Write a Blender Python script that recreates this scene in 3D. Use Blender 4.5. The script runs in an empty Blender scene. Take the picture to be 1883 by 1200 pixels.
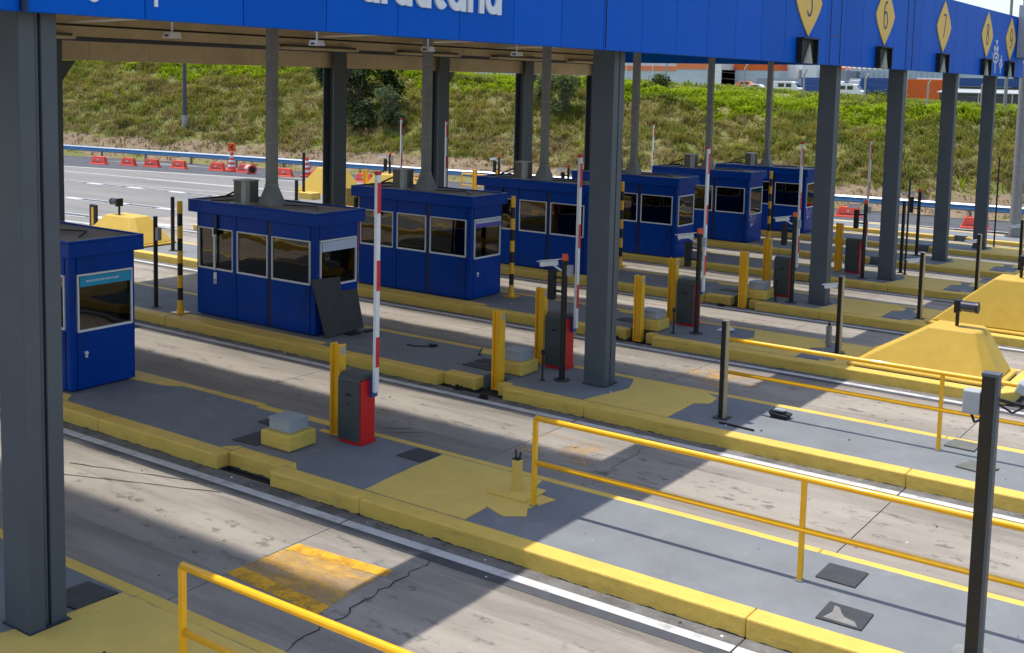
import bpy, math, random
from math import radians, sin, cos, pi, floor
from mathutils import Vector, noise as mnoise

scene = bpy.context.scene
COL = scene.collection
random.seed(7)

# ------------------------------------------------------------------ camera, sky, sun
cam_d = bpy.data.cameras.new('camera')
cam = bpy.data.objects.new('camera', cam_d)
COL.objects.link(cam)
yaw, pitch, roll = 0.612479, 0.102428, 0.022889
fwd = Vector((-sin(yaw) * cos(pitch), cos(yaw) * cos(pitch), -sin(pitch)))
rt = Vector((cos(yaw), sin(yaw), 0))
up = rt.cross(fwd)
r2 = rt * cos(roll) + up * sin(roll)
u2 = -rt * sin(roll) + up * cos(roll)
from mathutils import Matrix
m3 = Matrix((r2, u2, -fwd)).transposed()
cam.matrix_world = Matrix.Translation((9.8947, -6.0862, 5.4916)) @ m3.to_4x4()
cam_d.sensor_width = 36.0
cam_d.lens = 2110.32 / 1883 * 36.0
cam_d.shift_y = -(600 - 362.57) / 1883
cam_d.clip_end = 5000
scene.camera = cam

SUN = Vector((0.295, 0.015, -1.0)).normalized()          # the way the light travels
world = bpy.data.worlds.new('World')
scene.world = world
world.use_nodes = True
wn = world.node_tree
sky = wn.nodes.new('ShaderNodeTexSky')
sky.sky_type = 'NISHITA'
sky.sun_disc = False
sky.sun_elevation = math.asin(-SUN.z)
sky.sun_rotation = math.atan2(-SUN.x, -SUN.y)
sky.air_density = 1.0
sky.dust_density = 1.6
sky.ozone_density = 1.0
bg = wn.nodes['Background']
wn.links.new(sky.outputs[0], bg.inputs[0])
bg.inputs[1].default_value = 0.15
sun_d = bpy.data.lights.new('sun', 'SUN')
sun_d.energy = 3.1
sun_d.angle = radians(0.53)
sun_d.color = (1.0, 0.95, 0.87)
sun = bpy.data.objects.new('sun', sun_d)
COL.objects.link(sun)
sun.rotation_euler = SUN.to_track_quat('-Z', 'Y').to_euler()
scene.view_settings.view_transform = 'Standard'
scene.view_settings.look = 'None'
scene.view_settings.exposure = 0.70
scene.view_settings.gamma = 1.0
scene.view_settings.use_curve_mapping = False
scene.render.engine = 'CYCLES'
scene.cycles.max_bounces = 8
scene.cycles.diffuse_bounces = 5
scene.cycles.transparent_max_bounces = 16

# ------------------------------------------------------------------ materials
def mat(name, col, rough=0.6, metal=0.0, var=0.12, scale=3.0, bump=0.08, bscale=60.0,
        spec=0.4, col2=None, c2lo=0.55, c2hi=0.7, c2scale=None, stretch=None, coat=0.0, rand=0.0, grain=0.0, gscale=110):
    m = bpy.data.materials.new(name)
    m.use_nodes = True
    nt = m.node_tree
    N, L = nt.nodes, nt.links
    b = N['Principled BSDF']
    b.inputs['Roughness'].default_value = rough
    b.inputs['Metallic'].default_value = metal
    b.inputs['Specular IOR Level'].default_value = spec
    b.inputs['Coat Weight'].default_value = coat
    tc = N.new('ShaderNodeTexCoord')
    src = tc.outputs['Object']
    if stretch:
        mp = N.new('ShaderNodeMapping')
        mp.inputs['Scale'].default_value = stretch
        L.new(src, mp.inputs[0])
        s2 = mp.outputs[0]
    else:
        s2 = src
    n1 = N.new('ShaderNodeTexNoise')
    n1.inputs['Scale'].default_value = scale
    n1.inputs['Detail'].default_value = 8
    n1.inputs['Roughness'].default_value = 0.62
    L.new(s2, n1.inputs['Vector'])
    r = N.new('ShaderNodeValToRGB')
    r.color_ramp.elements[0].position = 0.3
    r.color_ramp.elements[1].position = 0.7
    r.color_ramp.elements[0].color = tuple(c * (1 - var) for c in col) + (1,)
    r.color_ramp.elements[1].color = tuple(min(1, c * (1 + var)) for c in col) + (1,)
    L.new(n1.outputs[0], r.inputs[0])
    out = r.outputs[0]
    if col2:
        n2 = N.new('ShaderNodeTexNoise')
        n2.inputs['Scale'].default_value = c2scale or scale * 0.6
        n2.inputs['Detail'].default_value = 10
        n2.inputs['Roughness'].default_value = 0.65
        L.new(s2, n2.inputs['Vector'])
        mr = N.new('ShaderNodeMapRange')
        mr.inputs[1].default_value = c2lo
        mr.inputs[2].default_value = c2hi
        L.new(n2.outputs[0], mr.inputs[0])
        mx = N.new('ShaderNodeMix')
        mx.data_type = 'RGBA'
        L.new(mr.outputs[0], mx.inputs[0])
        L.new(out, mx.inputs[6])
        mx.inputs[7].default_value = tuple(col2) + (1,)
        out = mx.outputs[2]
    if rand:
        oi = N.new('ShaderNodeObjectInfo')
        mr2 = N.new('ShaderNodeMapRange')
        mr2.inputs[3].default_value = 1 - rand
        mr2.inputs[4].default_value = 1 + rand
        L.new(oi.outputs['Random'], mr2.inputs[0])
        hs = N.new('ShaderNodeHueSaturation')
        L.new(mr2.outputs[0], hs.inputs['Value'])
        L.new(out, hs.inputs['Color'])
        out = hs.outputs[0]
    if grain:
        ng = N.new('ShaderNodeTexNoise')
        ng.inputs['Scale'].default_value = gscale
        ng.inputs['Detail'].default_value = 4
        ng.inputs['Roughness'].default_value = 0.75
        L.new(src, ng.inputs['Vector'])
        mg = N.new('ShaderNodeMapRange')
        mg.inputs[1].default_value = 0.3; mg.inputs[2].default_value = 0.7
        mg.inputs[3].default_value = 1 - grain; mg.inputs[4].default_value = 1 + grain
        L.new(ng.outputs[0], mg.inputs[0])
        hg = N.new('ShaderNodeHueSaturation')
        L.new(mg.outputs[0], hg.inputs['Value'])
        L.new(out, hg.inputs['Color'])
        out = hg.outputs[0]
    L.new(out, b.inputs['Base Color'])
    if bump:
        nb = N.new('ShaderNodeTexNoise')
        nb.inputs['Scale'].default_value = bscale
        nb.inputs['Detail'].default_value = 6
        L.new(src, nb.inputs['Vector'])
        bp = N.new('ShaderNodeBump')
        bp.inputs['Strength'].default_value = bump
        bp.inputs['Distance'].default_value = 0.02
        L.new(nb.outputs[0], bp.inputs['Height'])
        L.new(bp.outputs[0], b.inputs['Normal'])
    return m

def leafy(m, fac=0.4):
    """leaves and blades let part of the light through"""
    nt = m.node_tree; N, L = nt.nodes, nt.links
    b = N['Principled BSDF']; o = N['Material Output']
    b.inputs['Specular IOR Level'].default_value = 0.15
    tl = N.new('ShaderNodeBsdfTranslucent')
    L.new(b.inputs['Base Color'].links[0].from_socket, tl.inputs[0])
    mx = N.new('ShaderNodeMixShader'); mx.inputs[0].default_value = fac
    L.new(b.outputs[0], mx.inputs[1]); L.new(tl.outputs[0], mx.inputs[2]); L.new(mx.outputs[0], o.inputs[0])

def skylight_mat(name, w):
    """clear sheet, its long edges made milky to soften the sun strips below"""
    m = bpy.data.materials.new(name); m.use_nodes = True
    nt = m.node_tree; N, L = nt.nodes, nt.links
    b = N['Principled BSDF']; o = N['Material Output']
    b.inputs['Base Color'].default_value = (.7, .7, .68, 1); b.inputs['Roughness'].default_value = .6
    tr = N.new('ShaderNodeBsdfTransparent')
    tc = N.new('ShaderNodeTexCoord'); sp = N.new('ShaderNodeSeparateXYZ'); L.new(tc.outputs['Object'], sp.inputs[0])
    ab = N.new('ShaderNodeMath'); ab.operation = 'ABSOLUTE'; L.new(sp.outputs[1], ab.inputs[0])
    n = N.new('ShaderNodeTexNoise'); n.inputs['Scale'].default_value = .9; n.inputs['Detail'].default_value = 3; L.new(tc.outputs['Object'], n.inputs['Vector'])
    ad = N.new('ShaderNodeMath'); ad.operation = 'MULTIPLY_ADD'; ad.inputs[1].default_value = .22; L.new(n.outputs[0], ad.inputs[0]); L.new(ab.outputs[0], ad.inputs[2])
    mr = N.new('ShaderNodeMapRange'); mr.interpolation_type = 'SMOOTHSTEP'
    mr.inputs[1].default_value = w / 2 - .27; mr.inputs[2].default_value = w / 2 + .10; mr.inputs[3].default_value = .03; mr.inputs[4].default_value = 1  # edge fade added to blur the borders of the sunlit strips
    L.new(ad.outputs[0], mr.inputs[0])
    mx = N.new('ShaderNodeMixShader'); L.new(mr.outputs[0], mx.inputs[0]); L.new(tr.outputs[0], mx.inputs[1]); L.new(b.outputs[0], mx.inputs[2]); L.new(mx.outputs[0], o.inputs[0])
    return m

def kerb_mat(name, col):
    """yellow paint worn off in an uneven line along the foot of the kerb"""
    m = mat(name, col, rough=0.62, var=0.10, scale=2.2, bump=0.5, bscale=9, col2=(0.59, 0.40, 0.09), c2lo=0.56, c2hi=0.8, c2scale=1.6)
    nt = m.node_tree
    N, L = nt.nodes, nt.links
    b = N['Principled BSDF']
    old = b.inputs['Base Color'].links[0].from_socket
    tc = N.new('ShaderNodeTexCoord')
    sp = N.new('ShaderNodeSeparateXYZ')
    L.new(tc.outputs['Object'], sp.inputs[0])
    n = N.new('ShaderNodeTexNoise')
    n.inputs['Scale'].default_value = 7
    n.inputs['Detail'].default_value = 8
    L.new(tc.outputs['Object'], n.inputs['Vector'])
    ma = N.new('ShaderNodeMath'); ma.operation = 'MULTIPLY_ADD'
    ma.inputs[1].default_value = 0.07; ma.inputs[2].default_value = -0.225 - 0.022
    L.new(n.outputs[0], ma.inputs[0])
    lt = N.new('ShaderNodeMath'); lt.operation = 'LESS_THAN'
    L.new(sp.outputs[2], lt.inputs[0]); L.new(ma.outputs[0], lt.inputs[1])
    mx = N.new('ShaderNodeMix'); mx.data_type = 'RGBA'
    L.new(lt.outputs[0], mx.inputs[0]); L.new(old, mx.inputs[6])
    mx.inputs[7].default_value = (0.045, 0.042, 0.04, 1)
    # fine hand-trowelled ridges and chipped specks
    n3 = N.new('ShaderNodeTexNoise'); n3.inputs['Scale'].default_value = 38; n3.inputs['Detail'].default_value = 3
    L.new(tc.outputs['Object'], n3.inputs['Vector'])
    gt = N.new('ShaderNodeMath'); gt.operation = 'GREATER_THAN'; gt.inputs[1].default_value = 0.735
    L.new(n3.outputs[0], gt.inputs[0])
    mx2 = N.new('ShaderNodeMix'); mx2.data_type = 'RGBA'
    L.new(gt.outputs[0], mx2.inputs[0]); L.new(mx.outputs[2], mx2.inputs[6])
    mx2.inputs[7].default_value = (0.2, 0.17, 0.1, 1)
    mp = N.new('ShaderNodeMapping'); mp.inputs['Scale'].default_value = (1.1, 5, 14)
    L.new(tc.outputs['Object'], mp.inputs[0])
    n4 = N.new('ShaderNodeTexNoise'); n4.inputs['Scale'].default_value = 1.2; n4.inputs['Detail'].default_value = 9; n4.inputs['Roughness'].default_value = .7
    L.new(mp.outputs[0], n4.inputs['Vector'])
    m4 = N.new('ShaderNodeMapRange'); m4.inputs[1].default_value = .56; m4.inputs[2].default_value = .74; m4.inputs[4].default_value = .55
    L.new(n4.outputs[0], m4.inputs[0])
    mx3 = N.new('ShaderNodeMix'); mx3.data_type = 'RGBA'
    L.new(m4.outputs[0], mx3.inputs[0]); L.new(mx2.outputs[2], mx3.inputs[6]); mx3.inputs[7].default_value = (0.24, 0.17, 0.05, 1)
    L.new(mx3.outputs[2], b.inputs['Base Color'])
    return m

def worn_mat(name, col, lo, hi, scale=3.0, stretch=(1, 1, 1), amax=1.0):
    """thin paint with holes worn through it"""
    m = mat(name, col, rough=0.7, var=0.2, scale=6, bump=0.05)
    nt = m.node_tree
    N, L = nt.nodes, nt.links
    b = N['Principled BSDF']
    tc = N.new('ShaderNodeTexCoord')
    mp = N.new('ShaderNodeMapping'); mp.inputs['Scale'].default_value = stretch
    L.new(tc.outputs['Object'], mp.inputs[0])
    n = N.new('ShaderNodeTexNoise'); n.inputs['Scale'].default_value = scale
    n.inputs['Detail'].default_value = 12; n.inputs['Roughness'].default_value = 0.7
    L.new(mp.outputs[0], n.inputs['Vector'])
    mr = N.new('ShaderNodeMapRange'); mr.inputs[1].default_value = lo; mr.inputs[2].default_value = hi; mr.inputs[4].default_value = amax
    L.new(n.outputs[0], mr.inputs[0])
    L.new(mr.outputs[0], b.inputs['Alpha'])
    return m

def glass_mat(name):
    m = bpy.data.materials.new(name)
    m.use_nodes = True
    nt = m.node_tree
    N, L = nt.nodes, nt.links
    N.remove(N['Principled BSDF'])
    o = N['Material Output']
    tr = N.new('ShaderNodeBsdfTransparent'); tr.inputs[0].default_value = (0.09, 0.085, 0.08, 1)
    gl = N.new('ShaderNodeBsdfGlossy'); gl.inputs['Roughness'].default_value = 0.02
    gl.inputs[0].default_value = (0.5, 0.46, 0.40, 1)
    fr = N.new('ShaderNodeFresnel'); fr.inputs[0].default_value = 1.7
    ad = N.new('ShaderNodeMath'); ad.operation = 'MULTIPLY_ADD'; ad.inputs[1].default_value = 0.9; ad.inputs[2].default_value = 0.1
    L.new(fr.outputs[0], ad.inputs[0])
    mx = N.new('ShaderNodeMixShader')
    L.new(ad.outputs[0], mx.inputs[0]); L.new(tr.outputs[0], mx.inputs[1]); L.new(gl.outputs[0], mx.inputs[2])
    tc = N.new('ShaderNodeTexCoord')
    n = N.new('ShaderNodeTexNoise'); n.inputs['Scale'].default_value = 1.6; n.inputs['Detail'].default_value = 1
    L.new(tc.outputs['Object'], n.inputs['Vector'])
    bp = N.new('ShaderNodeBump'); bp.inputs['Strength'].default_value = 0.11; bp.inputs['Distance'].default_value = 0.05
    L.new(n.outputs[0], bp.inputs['Height'])
    L.new(bp.outputs[0], gl.inputs['Normal'])
    L.new(mx.outputs[0], o.inputs[0])
    return m

M = {}
M['concrete'] = mat('road_concrete', (0.30, 0.268, 0.228), 0.85, var=0.12, scale=1.3, bump=0.25, bscale=90,
                    col2=(0.215, 0.19, 0.16), c2lo=0.46, c2hi=0.78, c2scale=1.1, stretch=(0.35, 1.6, 1), spec=0.25, rand=0.07, grain=.16)
M['plaza'] = mat('plaza_concrete', (0.205, 0.198, 0.185), 0.9, var=0.10, scale=0.5, bump=0.1, bscale=20,
                 col2=(0.15, 0.148, 0.145), c2lo=0.5, c2hi=0.75, c2scale=0.3, stretch=(0.3, 1.3, 1), spec=0.2)
M['asphalt'] = mat('asphalt', (0.085, 0.09, 0.1), 0.9, var=0.15, scale=0.8, bump=0.1, bscale=40, spec=0.2)
M['joint'] = mat('joint_filler', (0.035, 0.033, 0.03), 0.95, var=0.2, bump=0.1)
M['grey_top'] = mat('grey_floor_paint', (0.175, 0.186, 0.195), 0.75, var=0.13, scale=1.1, bump=0.25, bscale=35,
                    col2=(0.24, 0.25, 0.255), c2lo=0.58, c2hi=0.8, c2scale=1.4, spec=0.25, grain=.12)
M['kerb'] = kerb_mat('yellow_kerb_paint', (0.66, 0.445, 0.085))
M['yellow_flat'] = mat('yellow_floor_paint', (0.66, 0.46, 0.105), 0.7, var=0.07, scale=2, bump=0.3, bscale=30,
                       col2=(0.60, 0.42, 0.11), c2lo=0.55, c2hi=0.8)
M['wedge'] = mat('wedge_yellow_paint', (0.54, 0.355, 0.05), 0.62, var=0.07, scale=1.6, bump=0.30, bscale=6,
                 col2=(0.47, 0.30, 0.035), c2lo=0.5, c2hi=0.75)
M['white_line'] = mat('white_road_paint', (0.50, 0.50, 0.49), 0.7, var=0.1, scale=3, bump=0.1,
                      col2=(0.30, 0.295, 0.28), c2lo=0.52, c2hi=0.68, c2scale=4, grain=.12)
M['dark_line'] = mat('dark_road_paint', (0.06, 0.063, 0.072), 0.8, var=0.2, scale=4, bump=0.1)
M['gutter'] = mat('gutter_dirt', (0.16, 0.155, 0.15), 0.9, var=0.25, scale=5, bump=0.3, col2=(0.09, 0.085, 0.08), c2lo=0.45, c2hi=0.65, c2scale=3)
M['worn_yellow'] = worn_mat('worn_orange_paint', (0.60, 0.34, 0.07), 0.36, 0.66, 1.6, (0.7, 2.0, 1))
M['tyre'] = worn_mat('tyre_grime', (0.035, 0.033, 0.03), 0.38, 0.75, 1.3, (0.22, 2.2, 1), .24)
M['oil'] = worn_mat('oil_drips', (0.02, 0.019, 0.018), 0.56, 0.66, 5.0, (.6, 1, 1), .35)
M['chalk'] = worn_mat('pale_scrapes', (0.6, 0.58, 0.54), 0.62, 0.74, 2.6, (.25, 1.6, 1), .5)
M['worn_yellow3'] = worn_mat('orange_paint_border', (0.70, 0.36, 0.02), 0.34, 0.52, 4.0)
M['worn_yellow2'] = worn_mat('faded_orange_paint', (0.60, 0.36, 0.12), 0.46, 0.72, 2.0)
M['column'] = mat('dark_grey_steel', (0.068, 0.084, 0.099), 0.5, var=0.10, scale=1.2, bump=0.12, bscale=140, spec=0.45,
                  col2=(0.08, 0.09, 0.1), c2lo=0.55, c2hi=0.8)
M['blue_panel'] = mat('blue_fascia_panel', (0.0, 0.098, 0.52), 0.5, var=0.05, scale=0.8, bump=0.03, bscale=20, spec=0.08, rand=0.06, stretch=(1, 7, .5), col2=(0.01, 0.085, 0.42), c2lo=0.55, c2hi=0.75, c2scale=.8)
M['blue_booth'] = mat('blue_booth_paint', (0.0, 0.044, 0.29), 0.3, var=0.08, scale=1.3, bump=0.06, bscale=3, spec=0.12, coat=0.0, grain=.05, gscale=14, col2=(0.006, 0.03, 0.16), c2lo=.52, c2hi=.75, c2scale=1.0, stretch=(1, 1, .35), rand=.05)
M['blue_dark'] = mat('dark_blue_trim', (0.002, 0.009, 0.075), 0.4, var=0.05, bump=0.0)
M['soffit'] = mat('cream_soffit', (0.60, 0.49, 0.31), 0.7, var=0.10, scale=0.9, bump=0.03, col2=(0.32, 0.24, 0.13), c2lo=0.55, c2hi=0.8)
M['roof'] = mat('roof_sheet', (0.45, 0.45, 0.44), 0.5, var=0.1, bump=0.0)
M['skyframe'] = mat('skylight_frame', (0.75, 0.73, 0.68), 0.6, var=0.05, bump=0.0)
M['white'] = mat('white_paint', (0.75, 0.76, 0.76), 0.45, var=0.06, scale=3, bump=0.02)
M['frame'] = mat('aluminium_frame', (0.72, 0.74, 0.76), 0.4, metal=0.1, var=0.05, bump=0.0)
M['glass'] = glass_mat('tinted_window_glass')
M['black'] = mat('black_paint', (0.012, 0.011, 0.011), 0.4, var=0.2, scale=8, bump=0.05)
M['black_matt'] = mat('black_rubber', (0.018, 0.018, 0.02), 0.8, var=0.2, bump=0.1)
M['darkboard'] = mat('charcoal_board', (0.055, 0.052, 0.05), 0.8, var=0.15, scale=4, bump=0.15, bscale=80)
M['yellow'] = mat('yellow_steel_paint', (0.84, 0.45, 0.015), 0.4, var=0.09, scale=6, bump=0.04, coat=0.2)
M['rail'] = mat('rail_orange_yellow', (0.86, 0.44, 0.006), 0.33, var=0.06, scale=8, bump=0.03, coat=0.25)
M['red'] = mat('red_paint', (0.60, 0.010, 0.012), 0.38, var=0.07, bump=0.02)
M['redr'] = mat('red_reflector', (0.62, 0.012, 0.03), 0.4, var=0.05, bump=0.0)
M['orange'] = mat('orange_plastic', (0.80, 0.09, 0.012), 0.45, var=0.08, bump=0.02)
M['barrier'] = mat('orange_red_plastic', (0.70, 0.085, 0.05), 0.55, var=0.12, scale=2, bump=0.05, rand=0.12)
M['cabinet'] = mat('cabinet_grey_green', (0.055, 0.066, 0.066), 0.45, var=0.1, bump=0.05)
M['galv'] = mat('galvanised_steel', (0.25, 0.255, 0.25), 0.5, metal=0.3, var=0.15, scale=5, bump=0.05)
M['duct'] = mat('duct_grey', (0.20, 0.205, 0.2), 0.55, metal=0.2, var=0.15, scale=3, bump=0.05)
M['greybox'] = mat('grey_box_lid', (0.33, 0.35, 0.37), 0.5, var=0.08, bump=0.03)
M['plate'] = mat('steel_cover_plate', (0.05, 0.052, 0.056), 0.55, metal=0.2, var=0.2, scale=5, bump=0.4, bscale=50)
M['ac_tan'] = mat('ac_grille_taupe', (0.13, 0.115, 0.10), 0.6, var=0.15, scale=6, bump=0.1)
M['ac_grey'] = mat('ac_casing_grey', (0.36, 0.38, 0.36), 0.5, var=0.1, bump=0.03)
M['roofgrey'] = mat('booth_roof_dusty', (0.20, 0.185, 0.165), 0.9, var=0.2, scale=2, bump=0.2, col2=(0.1, 0.09, 0.08), c2lo=0.5, c2hi=0.7)
M['guard'] = mat('guardrail_steel', (0.33, 0.38, 0.43), 0.4, metal=0.5, var=0.08, bump=0.02)
M['guard_blue'] = mat('guardrail_blue_band', (0.10, 0.28, 0.50), 0.45, metal=0.2, var=0.08, bump=0.02)
M['soil'] = mat('embankment_soil', (0.18, 0.165, 0.055), 0.95, var=0.35, scale=0.7, bump=0.8, bscale=3,
                col2=(0.12, 0.135, 0.03), c2lo=0.40, c2hi=0.6, c2scale=0.35)
M['verge'] = mat('bare_verge_soil', (0.20, 0.145, 0.095), 0.95, var=0.3, scale=2, bump=0.8, bscale=4, col2=(0.16, 0.13, 0.06), c2lo=0.5, c2hi=0.65, c2scale=0.8)
M['meadow'] = mat('upper_meadow', (0.15, 0.19, 0.03), 0.95, var=0.25, scale=0.4, bump=0.6, bscale=3, col2=(0.17, 0.16, 0.06), c2lo=0.5, c2hi=0.7, c2scale=0.15)
M['g_olive'] = mat('grass_olive', (0.25, 0.225, 0.045), 0.8, var=0.35, scale=0.6, bump=0.0)
M['g_green'] = mat('grass_green', (0.18, 0.205, 0.032), 0.8, var=0.35, scale=0.7, bump=0.0)
M['g_lime'] = mat('creeper_lime', (0.27, 0.35, 0.012), 0.75, var=0.3, scale=0.8, bump=0.0)
M['g_dry'] = mat('grass_dry', (0.31, 0.24, 0.11), 0.85, var=0.35, scale=0.6, bump=0.0)
M['g_dark'] = mat('leaf_dark', (0.022, 0.045, 0.014), 0.7, var=0.4, scale=1.5, bump=0.0)
M['g_sage'] = mat('leaf_sage', (0.10, 0.135, 0.06), 0.7, var=0.35, scale=1.5, bump=0.0)
for q_ in ('g_olive', 'g_green', 'g_lime', 'g_dry', 'g_dark', 'g_sage'): leafy(M[q_])
M['skylight'] = skylight_mat('skylight_sheet', 1.66)
M['bark'] = mat('bark', (0.12, 0.09, 0.06), 0.9, var=0.3, scale=6, bump=0.4)
M['wall_pale'] = mat('warehouse_cladding', (0.50, 0.57, 0.63), 0.6, var=0.05, scale=0.2, bump=0.0)
M['wall_orange'] = mat('warehouse_orange', (0.75, 0.22, 0.08), 0.6, var=0.06, scale=0.3, bump=0.0)
M['cont_orange'] = mat('container_orange', (0.72, 0.13, 0.015), 0.6, var=0.1, scale=0.5, bump=0.0)
M['truck_blue'] = mat('truck_blue', (0.02, 0.07, 0.24), 0.4, var=0.1, bump=0.0)
M['tank_grey'] = mat('low_wall_grey', (0.30, 0.31, 0.36), 0.8, var=0.1, scale=0.3, bump=0.0)
M['shed_dark'] = mat('dark_shed', (0.09, 0.09, 0.10), 0.8, var=0.2, scale=0.3, bump=0.0)
M['lattice'] = mat('pale_blue_steel', (0.42, 0.50, 0.55), 0.6, var=0.1, bump=0.0)
M['sign_yellow'] = mat('sign_yellow', (0.80, 0.50, 0.085), 0.5, var=0.05, scale=2, bump=0.0)
M['sign_ink'] = mat('sign_dark_blue', (0.012, 0.022, 0.12), 0.5, var=0.05, bump=0.0)
M['letter'] = mat('letter_white', (0.72, 0.74, 0.78), 0.5, var=0.04, bump=0.0)
M['cyan'] = mat('cyan_sign_strip', (0.01, 0.30, 0.50), 0.4, var=0.05, bump=0.0)
M['pale_strip'] = mat('pale_sign_strip', (0.50, 0.55, 0.70), 0.4, var=0.04, bump=0.0)
M['purple'] = mat('purple_sign_strip', (0.10, 0.08, 0.42), 0.4, var=0.05, bump=0.0)
M['hood'] = mat('signal_hood_black', (0.006, 0.006, 0.006), 0.6, var=0.1, bump=0.0)
M['sunlit_tone'] = mat('painted_sunlit_tone', (0.34, 0.34, 0.27), 0.6, var=0.1, bump=0.0)  # sunlight on the hood's inside, put into the colour
M['lens'] = mat('lamp_dark_glass', (0.01, 0.012, 0.03), 0.12, var=0.1, bump=0.0, spec=0.9)
M['tan_post'] = mat('pale_post_face', (0.36, 0.29, 0.17), 0.5, var=0.08, bump=0.02)
M['concrete_post'] = mat('concrete_post', (0.38, 0.38, 0.36), 0.9, var=0.1, bump=0.1)
M['paper'] = mat('white_paper', (0.75, 0.76, 0.8), 0.8, var=0.04, bump=0.0)
M['sticker'] = mat('worn_sticker', (0.45, 0.36, 0.25), 0.7, var=0.25, scale=30, bump=0.0)
M['crack'] = mat('crack_dark', (0.04, 0.036, 0.032), 0.95, var=0.2, bump=0.1)
M['patch_grey'] = mat('mortar_patch', (0.20, 0.19, 0.18), 0.9, var=0.15, scale=6, bump=0.3)
M['cover_grey'] = mat('cover_greenish_grey', (0.12, 0.125, 0.11), 0.7, var=0.15, scale=4, bump=0.2)
M['tin'] = mat('light_fitting', (0.7, 0.72, 0.75), 0.4, var=0.05, bump=0.0)

# ------------------------------------------------------------------ the lie of the land
S = 5.5
def gz(y):
    k = min(y, 44.0) / S - 4
    return S * (-0.0136 * k - 0.0031 * k * k) - 0.02 * max(y - 44.0, 0)
K = 0.22
def isl(y):
    """height of the island top that carries the point y"""
    k = floor((y + 1.4) / S)
    return gz(S * k + 0.2)
GUARD = [(-400, -20), (-75, 41.0), (-60, 44.2), (-54, 45.6), (-47, 46.9), (-41, 47.9), (-10.7, 53.3), (-1.7, 54.2), (15, 56.5), (400, 110)]
def lerp_pts(P, x):
    for (x0, y0), (x1, y1) in zip(P, P[1:]):
        if x <= x1:
            return y0 + (y1 - y0) * (x - x0) / (x1 - x0)
    return P[-1][1]
def guard_y(x): return lerp_pts(GUARD, x)
CREST = [(-400, 7.0), (-91, 6.6), (-72, 6.35), (-55, 5.8), (-31.6, 5.25), (-24, 4.6), (-18.5, 4.15), (-6, 3.9), (400, 3.9)]
def terrain(x, y):
    d = y - guard_y(x)
    base = gz(min(y, guard_y(x))) - K - 0.08
    if d < 1.0: return base
    zc = lerp_pts(CREST, x)
    t = (d - 1.0) / 12.5
    bump = 0.40 * mnoise.noise(Vector((x * 0.23, y * 0.23, 1.3))) + 0.34 * mnoise.noise(Vector((x * 0.7, y * 0.7, 4.1)))
    if t < 1:
        return base + (zc - base) * (t ** 0.92) + bump * min(1, t * 3) * 1.2
    q = min(1, (d - 13.5) / 110)
    return zc + (3.4 - zc) * (q * q * (3 - 2 * q)) + bump * max(0, 1 - q * 3)

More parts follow.
